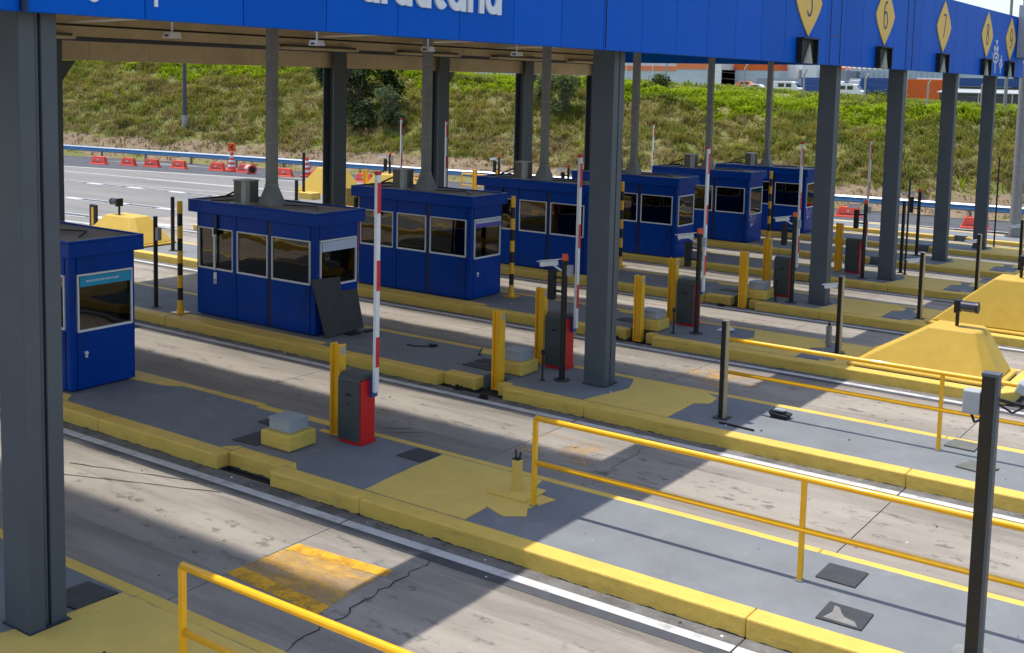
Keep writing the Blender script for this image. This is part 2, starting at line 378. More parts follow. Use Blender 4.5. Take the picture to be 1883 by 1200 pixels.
# ------------------------------------------------------------------ mesh helpers
class MB:
    def __init__(s):
        s.v, s.f, s.mi = [], [], []
    def add(s, verts, faces, m=0):
        o = len(s.v)
        s.v += [tuple(p) for p in verts]
        s.f += [tuple(i + o for i in f) for f in faces]
        s.mi += [m] * len(faces)
        return s
    def box(s, x0, y0, z0, x1, y1, z1, m=0):
        v = [(x0, y0, z0), (x1, y0, z0), (x1, y1, z0), (x0, y1, z0), (x0, y0, z1), (x1, y0, z1), (x1, y1, z1), (x0, y1, z1)]
        return s.add(v, [(0, 3, 2, 1), (4, 5, 6, 7), (0, 1, 5, 4), (1, 2, 6, 5), (2, 3, 7, 6), (3, 0, 4, 7)], m)
    def hexa(s, b, t, m=0):
        """bottom and top rings of the same count"""
        n = len(b)
        return s.add(list(b) + list(t), [tuple(range(n - 1, -1, -1)), tuple(range(n, 2 * n))] +
                     [(i, (i + 1) % n, n + (i + 1) % n, n + i) for i in range(n)], m)
    def prism(s, poly, z0, z1, m=0):
        return s.hexa([(x, y, z0) for x, y in poly], [(x, y, z1) for x, y in poly], m)
    def cyl(s, p0, p1, r0, r1=None, n=12, m=0):
        if r1 is None: r1 = r0
        p0, p1 = Vector(p0), Vector(p1)
        a = (p1 - p0).normalized()
        e = a.orthogonal().normalized(); g = a.cross(e)
        b = [p0 + (e * cos(2 * pi * i / n) + g * sin(2 * pi * i / n)) * r0 for i in range(n)]
        t = [p1 + (e * cos(2 * pi * i / n) + g * sin(2 * pi * i / n)) * r1 for i in range(n)]
        return s.hexa(b, t, m)
    def bar(s, p0, p1, w, h, m=0):
        p0, p1 = Vector(p0), Vector(p1)
        a = (p1 - p0).normalized()
        e = a.cross(Vector((0, 0, 1)))
        if e.length < 1e-4: e = Vector((1, 0, 0))
        e.normalize(); g = e.cross(a).normalized()
        o = [(-w / 2, -h / 2), (w / 2, -h / 2), (w / 2, h / 2), (-w / 2, h / 2)]
        return s.hexa([p0 + e * a_ + g * b_ for a_, b_ in o], [p1 + e * a_ + g * b_ for a_, b_ in o], m)
    def tube(s, pts, r, n=8, m=0):
        pts = [Vector(p) for p in pts]
        rings = []
        for i, p in enumerate(pts):
            a = (pts[min(i + 1, len(pts) - 1)] - pts[max(i - 1, 0)]).normalized()
            e = a.cross(Vector((0, 0, 1)))
            if e.length < 1e-3: e = Vector((1, 0, 0))
            e.normalize(); g = e.cross(a).normalized()
            rings.append([p + (e * cos(2 * pi * j / n) + g * sin(2 * pi * j / n)) * r for j in range(n)])
        v = [q for R in rings for q in R]
        f = []
        for i in range(len(rings) - 1):
            for j in range(n):
                f.append((i * n + j, i * n + (j + 1) % n, (i + 1) * n + (j + 1) % n, (i + 1) * n + j))
        f.append(tuple(range(n - 1, -1, -1))); f.append(tuple(range((len(rings) - 1) * n, len(rings) * n)))
        return s.add(v, f, m)
    def sheet(s, poly, z, m=0):
        return s.add([(x, y, z) for x, y in poly], [tuple(range(len(poly)))], m)
    def ribbon(s, pts, w, x0, x1, closed=False, m=0):
        """flat stroke in the (y, z) plane, given a thickness from x0 back to x1"""
        n = len(pts); L, R = [], []
        for i in range(n):
            a = Vector(pts[i - 1]) if (i > 0 or closed) else None
            b = Vector(pts[i]); c = Vector(pts[(i + 1) % n]) if (i < n - 1 or closed) else None
            d = Vector((0, 0))
            if a is not None: d += (b - a).normalized()
            if c is not None: d += (c - b).normalized()
            d.normalize()
            nn = Vector((-d.y, d.x))
            k = 1.0
            if a is not None and c is not None:
                k = 1 / max(0.4, nn.dot(Vector((-(c - b).normalized().y, (c - b).normalized().x))))
            L.append(b + nn * w / 2 * k); R.append(b - nn * w / 2 * k)
        v = [(x0, p.x, p.y) for p in L] + [(x0, p.x, p.y) for p in R] + [(x1, p.x, p.y) for p in L] + [(x1, p.x, p.y) for p in R]
        f = []
        for i in range(n if closed else n - 1):
            j = (i + 1) % n
            f += [(i, n + i, n + j, j), (2 * n + i, i, j, 2 * n + j), (n + i, 3 * n + i, 3 * n + j, n + j)]
        if not closed:
            f += [(0, 2 * n, 3 * n, n), (n - 1, 2 * n - 1, 4 * n - 1, 3 * n - 1)]
        return s.add(v, f, m)
    def build(s, name, mats, parent=None, loc=None, bevel=0.0, smooth=False, rotz=None):
        me = bpy.data.meshes.new(name)
        me.from_pydata(s.v, [], s.f)
        if not isinstance(mats, (list, tuple)): mats = [mats]
        for q in mats: me.materials.append(M[q] if isinstance(q, str) else q)
        me.polygons.foreach_set('material_index', s.mi)
        if smooth: me.polygons.foreach_set('use_smooth', [True] * len(me.polygons))
        me.update()
        o = bpy.data.objects.new(name, me)
        COL.objects.link(o)
        if parent is not None: o.parent = parent
        if loc is not None: o.location = loc
        if rotz: o.rotation_euler.z = rotz
        if bevel:
            b = o.modifiers.new('bevel', 'BEVEL'); b.width = bevel; b.segments = 2
            b.limit_method = 'ANGLE'; b.angle_limit = radians(40)
        return o

def tag(o, label, cat, group=None):
    o['label'] = label; o['category'] = cat
    if group: o['group'] = group
    return o
def thing(name, label, cat, loc=(0, 0, 0), rotz=0.0, group=None):
    o = bpy.data.objects.new(name, None)
    COL.objects.link(o)
    o.location = loc; o.rotation_euler.z = rotz
    o.empty_display_size = 0.2
    return tag(o, label, cat, group)
def struct(o):
    o['kind'] = 'structure'; return o
def stuff(o):
    o['kind'] = 'stuff'; return o
def kids(o): return [c for c in COL.objects if c.parent == o]
def dup(o, loc=None, label=None, parent=None, rotz=None):
    c = o.copy(); COL.objects.link(c)
    if parent is not None: c.parent = parent
    if loc is not None: c.location = loc
    if rotz is not None: c.rotation_euler.z = rotz
    if label: c['label'] = label
    for ch in kids(o): dup(ch, parent=c)
    return c
def structure_empty(name):
    o = bpy.data.objects.new(name, None); COL.objects.link(o); return struct(o)

# ------------------------------------------------------------------ ground, plaza, road
def grid_sheet(name, xs, ys, zf, m, smooth=False):
    b = MB(); nx = len(xs)
    v = [(x, y, zf(x, y)) for y in ys for x in xs]
    f = [(j * nx + i, j * nx + i + 1, (j + 1) * nx + i + 1, (j + 1) * nx + i) for j in range(len(ys) - 1) for i in range(nx - 1)]
    b.add(v, f)
    return b.build(name, m, smooth=smooth)

def rng(a, b, st):
    n = max(1, int(round((b - a) / st))); return [a + (b - a) * i / n for i in range(n + 1)]
xs = rng(-1500, -400, 275) + rng(-380, -130, 25) + rng(-125, 45, 1.25) + rng(60, 400, 40) + rng(500, 1500, 250)
ys = rng(-600, -60, 90) + rng(-40, 34, 6) + rng(36, 86, 1.25) + rng(90, 260, 10) + rng(300, 900, 100) + rng(1200, 2400, 300)
struct(grid_sheet('ground', xs, ys, terrain, 'soil', smooth=True))

# concrete apron left of the islands and the bed under the lanes
def strip_to_guard(name, x0, x1, st, y0, off, dz, m):
    b = MB(); xs_ = rng(x0, x1, st); rows = 24
    v = []
    for x in xs_:
        y1 = guard_y(x) + off
        for j in range(rows + 1):
            y = y0 + (y1 - y0) * j / rows
            v.append((x, y, gz(y) - K + dz))
    f = [(i * (rows + 1) + j, (i + 1) * (rows + 1) + j, (i + 1) * (rows + 1) + j + 1, i * (rows + 1) + j + 1) for i in range(len(xs_) - 1) for j in range(rows)]
    return b.add(v, f).build(name, m)
struct(strip_to_guard('plaza_pavement', -170, -27.2, 4, -40, 0.7, 0.0, 'plaza'))
struct(strip_to_guard('lane_bed', -27.2, 60, 4, -40, 0.7, -0.045, 'joint'))

road = structure_empty('road')
LX = [-27.19, -21.6, -16.2, -10.8, -5.4, 0.12, 5.47, 10.9, 16.3]
def slab(x0, x1, y0, y1):
    b = MB(); g = 0.008
    x0 += g; x1 -= g; y0 += g; y1 -= g
    n = 3
    for j in range(n):
        ya, yb = y0 + (y1 - y0) * j / n, y0 + (y1 - y0) * (j + 1) / n
        za, zb = gz(ya) - K, gz(yb) - K
        b.add([(x0, ya, za), (x1, ya, za), (x1, yb, zb), (x0, yb, zb)], [(0, 1, 2, 3)])
        b.add([(x0, ya, za - .1), (x0, ya, za), (x0, yb, zb), (x0, yb, zb - .1), (x1, ya, za - .1), (x1, ya, za), (x1, yb, zb), (x1, yb, zb - .1)], [(0, 1, 2, 3), (4, 7, 6, 5)])
    za, zb = gz(y0) - K, gz(y1) - K
    b.add([(x0, y0, za - .1), (x1, y0, za - .1), (x1, y0, za), (x0, y0, za)], [(0, 1, 2, 3)])
    b.add([(x0, y1, zb - .1), (x1, y1, zb - .1), (x1, y1, zb), (x0, y1, zb)], [(0, 3, 2, 1)])
    return b.build('concrete_slab', 'concrete', road)
LANES = []
for k in range(-1, 9):
    if k < 8: LANES.append((S * k + 1.1, S * (k + 1) - 0.9))
LANES[0] = (-12.0, -0.8)
for (y0, y1) in LANES:
    for xa, xb in zip(LX, LX[1:]):
        slab(xa, xb, y0, y1)
for xa, xb in zip(LX, LX[1:]):                       # beyond the last island
    slab(xa, xb, 45.2, 48.0)
for k in range(0, 9):                                  # apron between the lanes' ends
    if k in (6, 7): continue
    xe = -20.8 if k < 3 else -23.2
    slab(-27.19, xe - .01, S * k - .9, S * k + 1.1)
for (y0, y1) in [(-40, -12), (-12, 0), (0, 12), (12, 24), (24, 36), (36, 48)]:
    slab(16.3, 60, y0, y1)
def flat(poly, name, m, dz, parent=road, sub=6):
    """a thin painted sheet that follows the fall of the road"""
    b = MB()
    b.add([(x, y, gz(y) - K + dz) for x, y in poly], [tuple(range(len(poly)))])
    return b.build(name, m, parent)
def rect(x0, y0, x1, y1): return [(x0, y0), (x1, y0), (x1, y1), (x0, y1)]
for k in range(1, 9):
    yl = S * k - 1.23
    xe = 16.2 if k < 3 else 9.0
    for xa, xb in zip(LX, LX[1:]):
        if xa > xe: continue
        flat(rect(xa + .012, yl - .075, min(xb, xe) - .012, yl + .075), 'white_line', 'white_line', 0.004)
        flat(rect(xa + .012, yl + .08, min(xb, xe) - .012, yl + .30), 'gutter_strip', 'gutter', 0.004)
        flat(rect(xa + .012, yl - .245, min(xb, xe) - .012, yl - .08), 'dark_line', 'dark_line', 0.004)
# grime along the wheel tracks, oil drips between them, pale scrapes
for k in range(0, 8):
    yc = S * k + 2.85
    for q, (o_, w_, m_) in enumerate(((-.85, .34, 'tyre'), (.85, .34, 'tyre'), (.05, .55, 'oil'), (1.3, .3, 'tyre'))):
        for xa, xb in zip(LX, LX[1:]):
            flat(rect(xa + .012, yc + o_ - w_, min(xb, 16.2) - .012, yc + o_ + w_), {'tyre': 'tyre_track', 'oil': 'oil_stain'}[m_], m_, 0.0022 + .0004 * q)
    if k < 4: flat(rect(-3, yc - 1.2, 8, yc + 1.2), 'pale_scrape', 'chalk', 0.0045)
# worn orange loop markings on three lanes
flat([(0.10, 2.42), (1.62, 2.32), (1.55, 3.52), (0.16, 3.45)], 'paint_patch', 'worn_yellow', 0.005)
flat([(0.15, 3.22), (1.60, 3.38), (1.58, 3.56), (0.16, 3.44)], 'paint_patch', 'worn_yellow3', 0.007)
flat([(0.10, 2.36), (1.64, 2.26), (1.62, 2.48), (0.12, 2.58)], 'paint_patch', 'worn_yellow3', 0.007)
flat([(0.15, 7.95), (1.45, 8.0), (1.55, 9.05), (0.12, 9.02)], 'paint_patch', 'worn_yellow2', 0.005)
flat([(0.05, 13.3), (1.6, 13.3), (1.6, 14.5), (0.05, 14.5)], 'paint_patch', 'worn_yellow2', 0.005)
# cracks and mortar repairs
def crack(pts, w, name='crack', m='crack'):
    b = MB(); L = []; R = []
    for i, p in enumerate(pts):
        a = Vector(pts[max(0, i - 1)]); c = Vector(pts[min(len(pts) - 1, i + 1)])
        d = (c - a).normalized(); n = Vector((-d.y, d.x)); ww = w * random.uniform(.4, 1.3)
        L.append(Vector(p) + n * ww); R.append(Vector(p) - n * ww)
    v = [(q.x, q.y, gz(q.y) - K + .0055) for q in L + R]; n = len(pts)
    b.add(v, [(i, n + i, n + i + 1, i + 1) for i in range(n - 1)])
    return b.build(name, m, road)
def jag(p0, p1, n, a):
    P = []
    for i in range(n + 1):
        t = i / n
        P.append((p0[0] + (p1[0] - p0[0]) * t + random.uniform(-a, a) * (0 < i < n), p0[1] + (p1[1] - p0[1]) * t + random.uniform(-a, a) * (0 < i < n)))
    return P
crack(jag((1.95, 1.4), (1.72, 4.05), 26, .05), .009)
crack(jag((1.9, 7.1), (1.7, 9.5), 20, .06), .006)
crack(jag((0.35, 3.95), (0.95, 3.75), 9, .04), .02, 'mortar_repair', 'patch_grey')
crack(jag((1.25, 3.65), (1.66, 3.5), 6, .02), .06, 'mortar_repair', 'patch_grey')
crack(jag((-4.5, 3.45), (-2.2, 4.15), 12, .012), .010)
crack(jag((-4.2, 3.1), (-1.9, 4.0), 12, .012), .010)
crack(jag((-2.6, 7.05), (-1.7, 7.75), 8, .012), .010)
crack(jag((-2.3, 6.95), (-1.4, 7.75), 8, .012), .010)
# far asphalt carriageway and the approach markings
b = MB()
AS = [(-170, 8), (-75, 30.5), (-60, 34.5), (-52, 37.5), (-45, 40.0), (-38, 41.8), (-20, 45.4), (-9, 48.0), (0, 49.6), (15, 52), (60, 58)]
v = []
for x in rng(-170, 60, 5):
    ya, yb = lerp_pts(AS, x), guard_y(x) + 0.4
    for j in range(5):
        y = ya + (yb - ya) * j / 4
        v.append((x, y, gz(y) - K + .006))
n = len(v) // 5
b.add(v, [(i * 5 + j, (i + 1) * 5 + j, (i + 1) * 5 + j + 1, i * 5 + j + 1) for i in range(n - 1) for j in range(4)])
struct(b.build('asphalt_road', 'asphalt'))
marks = structure_empty('approach_markings')
def mark_line(p0, p1, w, m='white_line', dz=0.006, name='approach_line'):
    a, c = Vector(p0), Vector(p1)
    d = (c - a).normalized(); nn = Vector((-d.y, d.x)) * w / 2
    flat([tuple(a - nn), tuple(c - nn), tuple(c + nn), tuple(a + nn)], name, m, dz, marks)
def contrast_line(p0, p1, w, blk, gap):
    a, c = Vector(p0), Vector(p1); L = (c - a).length; d = (c - a) / L
    nn = Vector((-d.y, d.x)); t = 0
    while t + blk < L:
        mark_line(tuple(a + d * t), tuple(a + d * (t + blk)), w * 1.25, 'white_line', .011, 'approach_dash')
        if t + gap < L:
            s0, s1 = t + blk + .05, t + gap - .05
            mark_line(tuple(a + d * s0), tuple(a + d * s1), w, 'dark_line', .011, 'approach_dash')
            for q in (-1, 1):
                mark_line(tuple(a + d * s0 + nn * q * w * .62), tuple(a + d * s1 + nn * q * w * .62), .12, 'white_line', .011)
        t += gap
contrast_line((-75, 27.5), (-30.5, 30.5), .42, 1.0, 3.0)
contrast_line((-66, 22.6), (-28.0, 24.9), .42, 1.0, 3.0)
contrast_line((-56, 18.3), (-24.5, 21.2), .42, 1.0, 3.4)
mark_line((-80, 30.4), (-34, 35.4), .2); mark_line((-43, 34.0), (-20, 37.2), .2)
mark_line((-60, 17.0), (-25, 19.6), .2)
mark_line((-30, 31.2), (-20, 33), .3); mark_line((-42, 30.6), (-24, 34.2), .12)
mark_line((-46, 13.6), (-23.5, 15.0), .25)
# white edge line between the apron and the far carriageway
for x0, x1 in ((-60, -38), (-37, -20), (-19, -9), (-9, 4), (4, 20)):
    mark_line((x0, lerp_pts(AS, x0) - .25), (x1, lerp_pts(AS, x1) - .25), .25)

# ------------------------------------------------------------------ traffic islands
def make_island(k):
    y0 = S * k
    o = structure_empty('traffic_island')
    o.location = (0, y0, gz(y0 + .2))
    near, far, w = -0.95, 1.27, 0.28
    xl = {0: -20.5, 1: -20.5, 2: -20.5, 3: -22.9, 6: -26.9, 7: -26.9}.get(k, -23.0)
    xr = 15.0 if k < 3 else 5.45
    def piece(poly, name='kerb'):
        MB().prism(poly, -K - .05, 0.0).build(name, 'kerb', o, bevel=.022)
    def run(x0, x1, ya, yb):
        js = [x for x in LX if x0 < x < x1]
        P = [x0] + js + [x1]
        for a, c in zip(P, P[1:]):
            # slightly wavering hand-made edge
            st = rng(a + (.002 if a != x0 else 0), c - (.002 if c != x1 else 0), .9)
            wv = lambda x, q: q + .018 * mnoise.noise(Vector((x * .6, y0 + q, 2)))
            poly = [(x, wv(x, ya)) for x in st] + [(x, wv(x, yb)) for x in reversed(st)]
            piece(poly)
    # near side, with the recess beside the gate
    if k == 1:
        run(xl, -2.62, near, near + w)
        run(-2.615, -1.55, near + .22, near + w + .20)
        run(-1.545, xr, near, near + w)
        rec = [(-2.62, near + w), (-2.615, near + .48), (-1.55, near + .48), (-1.545, near + w)]
        piece([(-2.90, near + w + .002), (-2.62, near + w + .002), (-2.62, near + .50), (-2.68, near + .50)])
        piece([(-1.54, near + w + .002), (-1.30, near + w + .002), (-1.32, near + .30), (-1.54, near + .50)])
    elif k == 0:
        run(xl, xr, near, near + w)
    else:
        run(xl, -3.05, near, near + w)
        run(-3.045, -2.30, near + .20, near + w + .18)
        run(-1.80, -1.56, near + .20, near + w + .10)
        run(-1.555, xr, near, near + w)
    # far side
    if k == 1:
        run(xl, -4.0, far - .17, far); run(-3.995, -3.3, far - .25, far - .06)
        run(-3.295, -2.35, far - .22, far - .02); run(-1.65, xr, far - .15, far - .01)
        piece([(-2.34, far - .5), (-1.66, far - .5), (-1.66, far - .36), (-2.34, far - .36)])
    else:
        run(xl, xr, far - .17, far)
    # ends
    piece([(xl - .28, near), (xl - .004, near), (xl - .004, far), (xl - .28, far)])
    if k >= 3: piece([(xr + .004, near), (xr + .25, near + .35), (xr + .25, far - .35), (xr + .004, far)])
    # grey painted top, a few millimetres below the kerb
    if k >= 2:
        top = [(xl, near + w - .02), (-3.05, near + w - .02), (-3.05, near + w + .16), (-2.32, near + w + .16), (-2.32, -.28), (-1.78, -.28), (-1.78, near + w + .08), (-1.56, near + w + .08), (-1.56, near + w - .02), (xr, near + w - .02), (xr, far - .15), (xl, far - .15)]
    elif k == 1:
        top = [(xl, near + w - .02), (-2.62, near + w - .02), (-2.62, near + .46), (-1.55, near + .46), (-1.55, near + w - .02), (xr, near + w - .02), (xr, far - .14), (-1.66, far - .14), (-1.66, far - .36), (-2.34, far - .36), (-2.34, far - .2), (-3.3, far - .2), (-3.3, far - .23), (-4.0, far - .23), (-4.0, far - .15), (xl, far - .15)]
    else:
        top = [(xl, near + w - .02), (xr, near + w - .02), (xr, far - .15), (xl, far - .15)]
    MB().prism(top, -K - .05, -.006).build('paved_top', 'grey_top', o)
    return o
ISL = {k: make_island(k) for k in range(0, 9)}

def top_sheet(k, pts, name='painted_patch', m='yellow_flat', dz=.004, abs_y=True):
    o = ISL[k]
    b = MB()
    rq = random.Random(int(k * 97 + len(pts) * 13))
    Q = []
    for (xa, ya), (xb, yb) in zip(pts, pts[1:] + pts[:1]):
        n_ = max(1, int(math.hypot(xb - xa, yb - ya) / .16))
        if m == 'grey_top': n_ = 1
        for i_ in range(n_):
            t_ = i_ / n_; jt = .010 if 0 < i_ else .0
            Q.append((xa + (xb - xa) * t_ + rq.uniform(-jt, jt), ya + (yb - ya) * t_ + rq.uniform(-jt, jt)))
    P = [(x, y - S * k) for x, y in Q]
    b.add([(x, y, dz) for x, y in P] + [(x, y, -.0055) for x, y in P],
          [tuple(range(len(P)))] + [(i + len(P), (i + 1) % len(P) + len(P), (i + 1) % len(P), i) for i in range(len(P))])
    return b.build(name, m, o)
# yellow patches in front of the canopy columns
top_sheet(1, [(-0.05, 4.84), (1.62, 4.84), (1.58, 5.36), (1.92, 5.22), (2.16, 5.40), (2.02, 5.62), (2.14, 6.10), (1.72, 6.16), (1.6, 6.59), (0.8, 6.59), (-0.12, 6.59), (-0.12, 6.05)])
top_sheet(0, [(-3.0, -.66), (-.30, -.66), (-.06, .50), (-.03, 1.09), (2.9, 1.09), (2.9, .55), (4.2, .55), (4.2, 1.09), (9, 1.09), (9, -.66)])
for k in range(2, 8):
    y = S * k
    top_sheet(k, [(-0.05, y - .67), (1.55, y - .67), (1.52, y + .35), (1.75, y + .5), (1.7, y + .9), (1.45, y + 1.05), (1.4, y + 1.09), (-.05, y + 1.09), (.2, y + .45)])
    if k >= 3:
        top_sheet(k, [(2.05, y - .67), (2.75, y - .67), (2.75, y + 1.09), (1.95, y + 1.09), (2.0, y + .2)])
for k in (2, 3, 4, 5, 6):
    y = S * k
    top_sheet(k, [(-3.4, y + .88), (-2.6, y + .93), (-2.35, y + 1.09), (-3.5, y + 1.09)])
    top_sheet(k, [(-10.6, y - .67), (-6.3, y - .67), (-6.3, y - .47), (-10.6, y - .45)])
top_sheet(1, [(-10.6, 4.83), (-6.62, 4.83), (-6.85, 5.06), (-10.6, 5.06)])
top_sheet(1, [(-7.0, 6.30), (-6.2, 6.42), (-5.9, 6.59), (-10.6, 6.59), (-10.6, 6.45), (-7.0, 6.45)])

# ------------------------------------------------------------------ canopy
canopy = thing('toll_canopy', 'large flat toll canopy with bright blue fascia panels on dark grey steel columns', 'canopy', (0, 0, 0))
YA, YB, YR = -6.45, 41.2, 39.3
FX = 0.30
yj = -6.40
pw = 1.265
i = 0
panel_me = None
while yj < YB - .2:
    w = pw
    if panel_me is None:
        b = MB(); b.box(0, .005, 0, .05, pw - .005, 2.24)
        # folded edges of a metal cassette
        b.box(-.12, .005, 0, -.002, pw - .005, .015)
        p = b.build('fascia_panel', 'blue_panel', canopy, (FX - .05, yj, 6.0), bevel=.006)
        panel_me = p
    else:
        p = panel_me.copy(); COL.objects.link(p); p.location = (FX - .05, yj, 6.0); p.parent = canopy
    yj += pw; i += 1
YB = yj
# backing wall of the fascia, end walls, rear edge beam
MB().box(FX - .22, YA, 6.03, FX - .06, YB, 8.2).build('fascia_backing', 'blue_dark', canopy)
MB().box(-17.5, YA - .05, 6.15, FX, YA - .002, 8.2).build('end_wall', 'blue_panel', canopy)
MB().box(-17.5, YR + .002, 6.35, FX - .25, YR + .05, 8.0).build('end_wall', 'blue_panel', canopy)
MB().box(-17.6, YA, 6.25, -17.42, 39.3, 8.0).build('rear_fascia', 'blue_panel', canopy)
for j, ya in enumerate(rng(YA, 39.3, 1.9)[:-1]):
    yb = rng(YA, 39.3, 1.9)[j + 1]
    MB().box(-17.41, ya + .006, 5.74, -17.12, yb - .006, 6.24).build('rear_beam_panel', 'soffit', canopy)
# roof with an open-to-light strip above each lane
slots = [(S * k + 2.54, S * k + 4.20) for k in range(-1, 7)]
edges = [YA] + [y for s_ in slots for y in s_] + [YR]
XS0, XS1 = -13.3, -0.62
for a, c in zip(edges[0::2], edges[1::2]):
    MB().box(-17.4, a, 7.3, FX - .23, c, 7.36).build('roof_sheet', 'roof', canopy)
    MB().box(-17.1, a, 7.02, FX - .23, c, 7.06).build('soffit_panel', 'soffit', canopy)
for a, c in slots:
    MB().box(-17.4, a + .001, 7.3, XS0, c - .001, 7.36).box(XS1, a + .001, 7.3, FX - .23, c - .001, 7.36).build('roof_sheet', 'roof', canopy)
    MB().box(-17.1, a + .001, 7.02, XS0, c - .001, 7.06).box(XS1, a + .001, 7.02, FX - .23, c - .001, 7.06).build('soffit_panel', 'soffit', canopy)
    b = MB()
    b.box(XS0, a - .03, 7.063, XS1, a, 7.5); b.box(XS0, c, 7.063, XS1, c + .03, 7.5)
    b.box(XS0 - .03, a, 7.063, XS0, c, 7.5); b.box(XS1, a, 7.063, XS1 + .03, c, 7.5)
    b.build('skylight_frame', 'skyframe', canopy)
    MB().box(XS0, -(c - a) / 2, 0, XS1, (c - a) / 2, .004).build('skylight_sheet', 'skylight', canopy, (0, (a + c) / 2, 7.38))
# soffit ribs along the canopy and stub brackets at the columns
for j, ya in enumerate(rng(YA, YR, 3.8)[:-1]):
    yb = rng(YA, YR, 3.8)[j + 1]
    MB().box(-17.11, ya + .004, 6.36, -16.86, yb - .004, 6.62).build('lining_panel', 'soffit', canopy)
    MB().box(-17.09, ya + .004, 6.68, -16.95, yb - .004, 7.01).build('lining_panel', 'soffit', canopy)
MB().box(-17.2, YA, 6.245, -17.115, YR, 7.01).build('painted_gap_shade', 'shed_dark', canopy)  # dark backing paints the shade in the gaps between lining panels
for cy in (11.0, 21.62, 27.15, 32.75, 38.3):
    MB().box(-16.855, cy - 2.5, 6.27, -16.45, cy + .75, 6.345).build('stub_beam', 'soffit', canopy)
    MB().box(-16.84, cy - 2.4, 6.346, -16.52, cy + .7, 6.42).build('painted_gap_shade', 'shed_dark', canopy)  # dark box stands in for the shaded slot above the stub
for y in (11.75, 20.5, 25.35, 30.6):
    b = MB(); b.tube([(-16.85, y, 6.70), (-9.0, y, 6.86), (-3.0, y, 7.0)], .03, 8)
    b.build('ceiling_pipe', 'white', canopy)
# columns
def column(px, py, ztop, kind):
    zb = isl(py)
    b = MB()
    h = ztop - zb
    if kind == 'front':
        # boxed channel: flat face to the lane, two flanges with a groove between them
        b.box(-.44, 0, 0, 0, .17, h); b.box(-.44, .17, 0, -.10, .25, h); b.box(-.44, .25, 0, -.03, .42, h)
    else:
        b.box(-.04, 0, 0, 0, .62, h); b.box(-.5, 0, 0, -.46, .62, h); b.box(-.46, .28, 0, -.04, .34, h)
    c = b.build('column', 'column', canopy, (px, py, zb), bevel=.012)
    q = MB()
    q.box(-.46, -.02, 0, .02, .44 if kind == 'front' else .64, .012)
    q.build('base_plate', 'plate', c)
    MB().cyl((-.06, .21, .02), (-.06, .21, h - .1), .022, n=8).build('cable_conduit', 'column', c)
    return c
for k, (cx, cy) in {0: (0.06, -.03), 2: (-.17, 11.23), 4: (0.0, 21.82), 5: (0.0, 27.37), 6: (-.06, 33.34), 7: (0.0, 38.58)}.items():
    column(cx, cy, 7.0, 'front')
for k, cy in {2: 11.0, 4: 21.62, 5: 27.15, 6: 32.75, 7: 38.3}.items():
    column(-16.86, cy, 6.26, 'rear')
    b = MB()
    b.add([(-17.05, cy + .64, 5.72), (-17.05, cy + 1.1, 5.72), (-17.05, cy + .64, 5.1), (-17.0, cy + .64, 5.72), (-17.0, cy + 1.1, 5.72), (-17.0, cy + .64, 5.1)],
          [(0, 1, 2), (3, 5, 4), (0, 3, 4, 1), (1, 4, 5, 2), (2, 5, 3, 0)])
    b.build('gusset', 'column', canopy)
# lettering on the fascia
XF = FX + .004
def arc(cy, cz, ry, rz, a0, a1, n=14):
    return [(cy + ry * cos(radians(a0 + (a1 - a0) * i / n)), cz + rz * sin(radians(a0 + (a1 - a0) * i / n))) for i in range(n + 1)]
def letter(ch, y0, w, z0, xh, st):
    b = MB(); hw = st / 2
    if ch == 'a':
        b.ribbon(arc(y0 + w / 2 - hw * .3, z0 + xh / 2, w / 2 - hw, xh / 2 - hw, 0, 343, 22), st, XF + .03, XF, True)
        b.ribbon([(y0 + w - hw, z0), (y0 + w - hw, z0 + xh)], st, XF + .033, XF)
    elif ch == 'r':
        b.ribbon([(y0 + hw, z0), (y0 + hw, z0 + xh)], st, XF + .033, XF)
        b.ribbon(arc(y0 + w - hw * .6, z0 + xh * .62, w * .62, xh * .33, 180, 80, 8), st * .9, XF + .03, XF)
    elif ch == 'u':
        b.ribbon([(y0 + hw, z0 + xh)] + arc(y0 + w / 2, z0 + xh * .42, w / 2 - hw, xh * .42 - hw, 180, 360, 14) + [(y0 + w - hw, z0 + xh)], st, XF + .03, XF)
        b.ribbon([(y0 + w - hw, z0), (y0 + w - hw, z0 + xh)], st, XF + .033, XF)
    elif ch == 'c':
        b.ribbon(arc(y0 + w / 2, z0 + xh / 2, w / 2 - hw, xh / 2 - hw, 48, 312, 20), st, XF + .03, XF)
    elif ch == 'i':
        b.ribbon([(y0 + hw, z0), (y0 + hw, z0 + xh)], st, XF + .03, XF)
        b.ribbon(arc(y0 + hw, z0 + xh + .11, .03, .03, 0, 330, 9), .05, XF + .03, XF, True)
    elif ch == 'V':
        b.ribbon([(y0, z0 + xh), (y0 + w / 2, z0), (y0 + w, z0 + xh)], st, XF + .03, XF)
    elif ch == "'":
        b.ribbon([(y0, z0), (y0 + w, z0 + xh)], st, XF + .03, XF)
    return b.build('letter', 'letter', canopy)
for ch, y0, w in (('a', 4.27, .33), ('r', 4.64, .22), ('a', 4.88, .34), ('u', 5.29, .31), ('c', 5.67, .30), ('a', 5.97, .37), ('r', 6.39, .22), ('i', 6.65, .11), ('a', 6.80, .36)):
    letter(ch, y0, w, 6.385, .44, .105)
letter("'", 6.10, .12, 6.87, .14, .07)
b = MB(); b.ribbon(arc(.60, 6.25, .07, .10, 200, 355, 10) + [(.67, 6.8)], .04, XF + .012, XF); b.build('letter', 'letter', canopy)
b = MB(); b.ribbon([(1.31, 6.13), (1.31, 6.95)], .042, XF + .012, XF); b.build('divider_bar', 'letter', canopy)
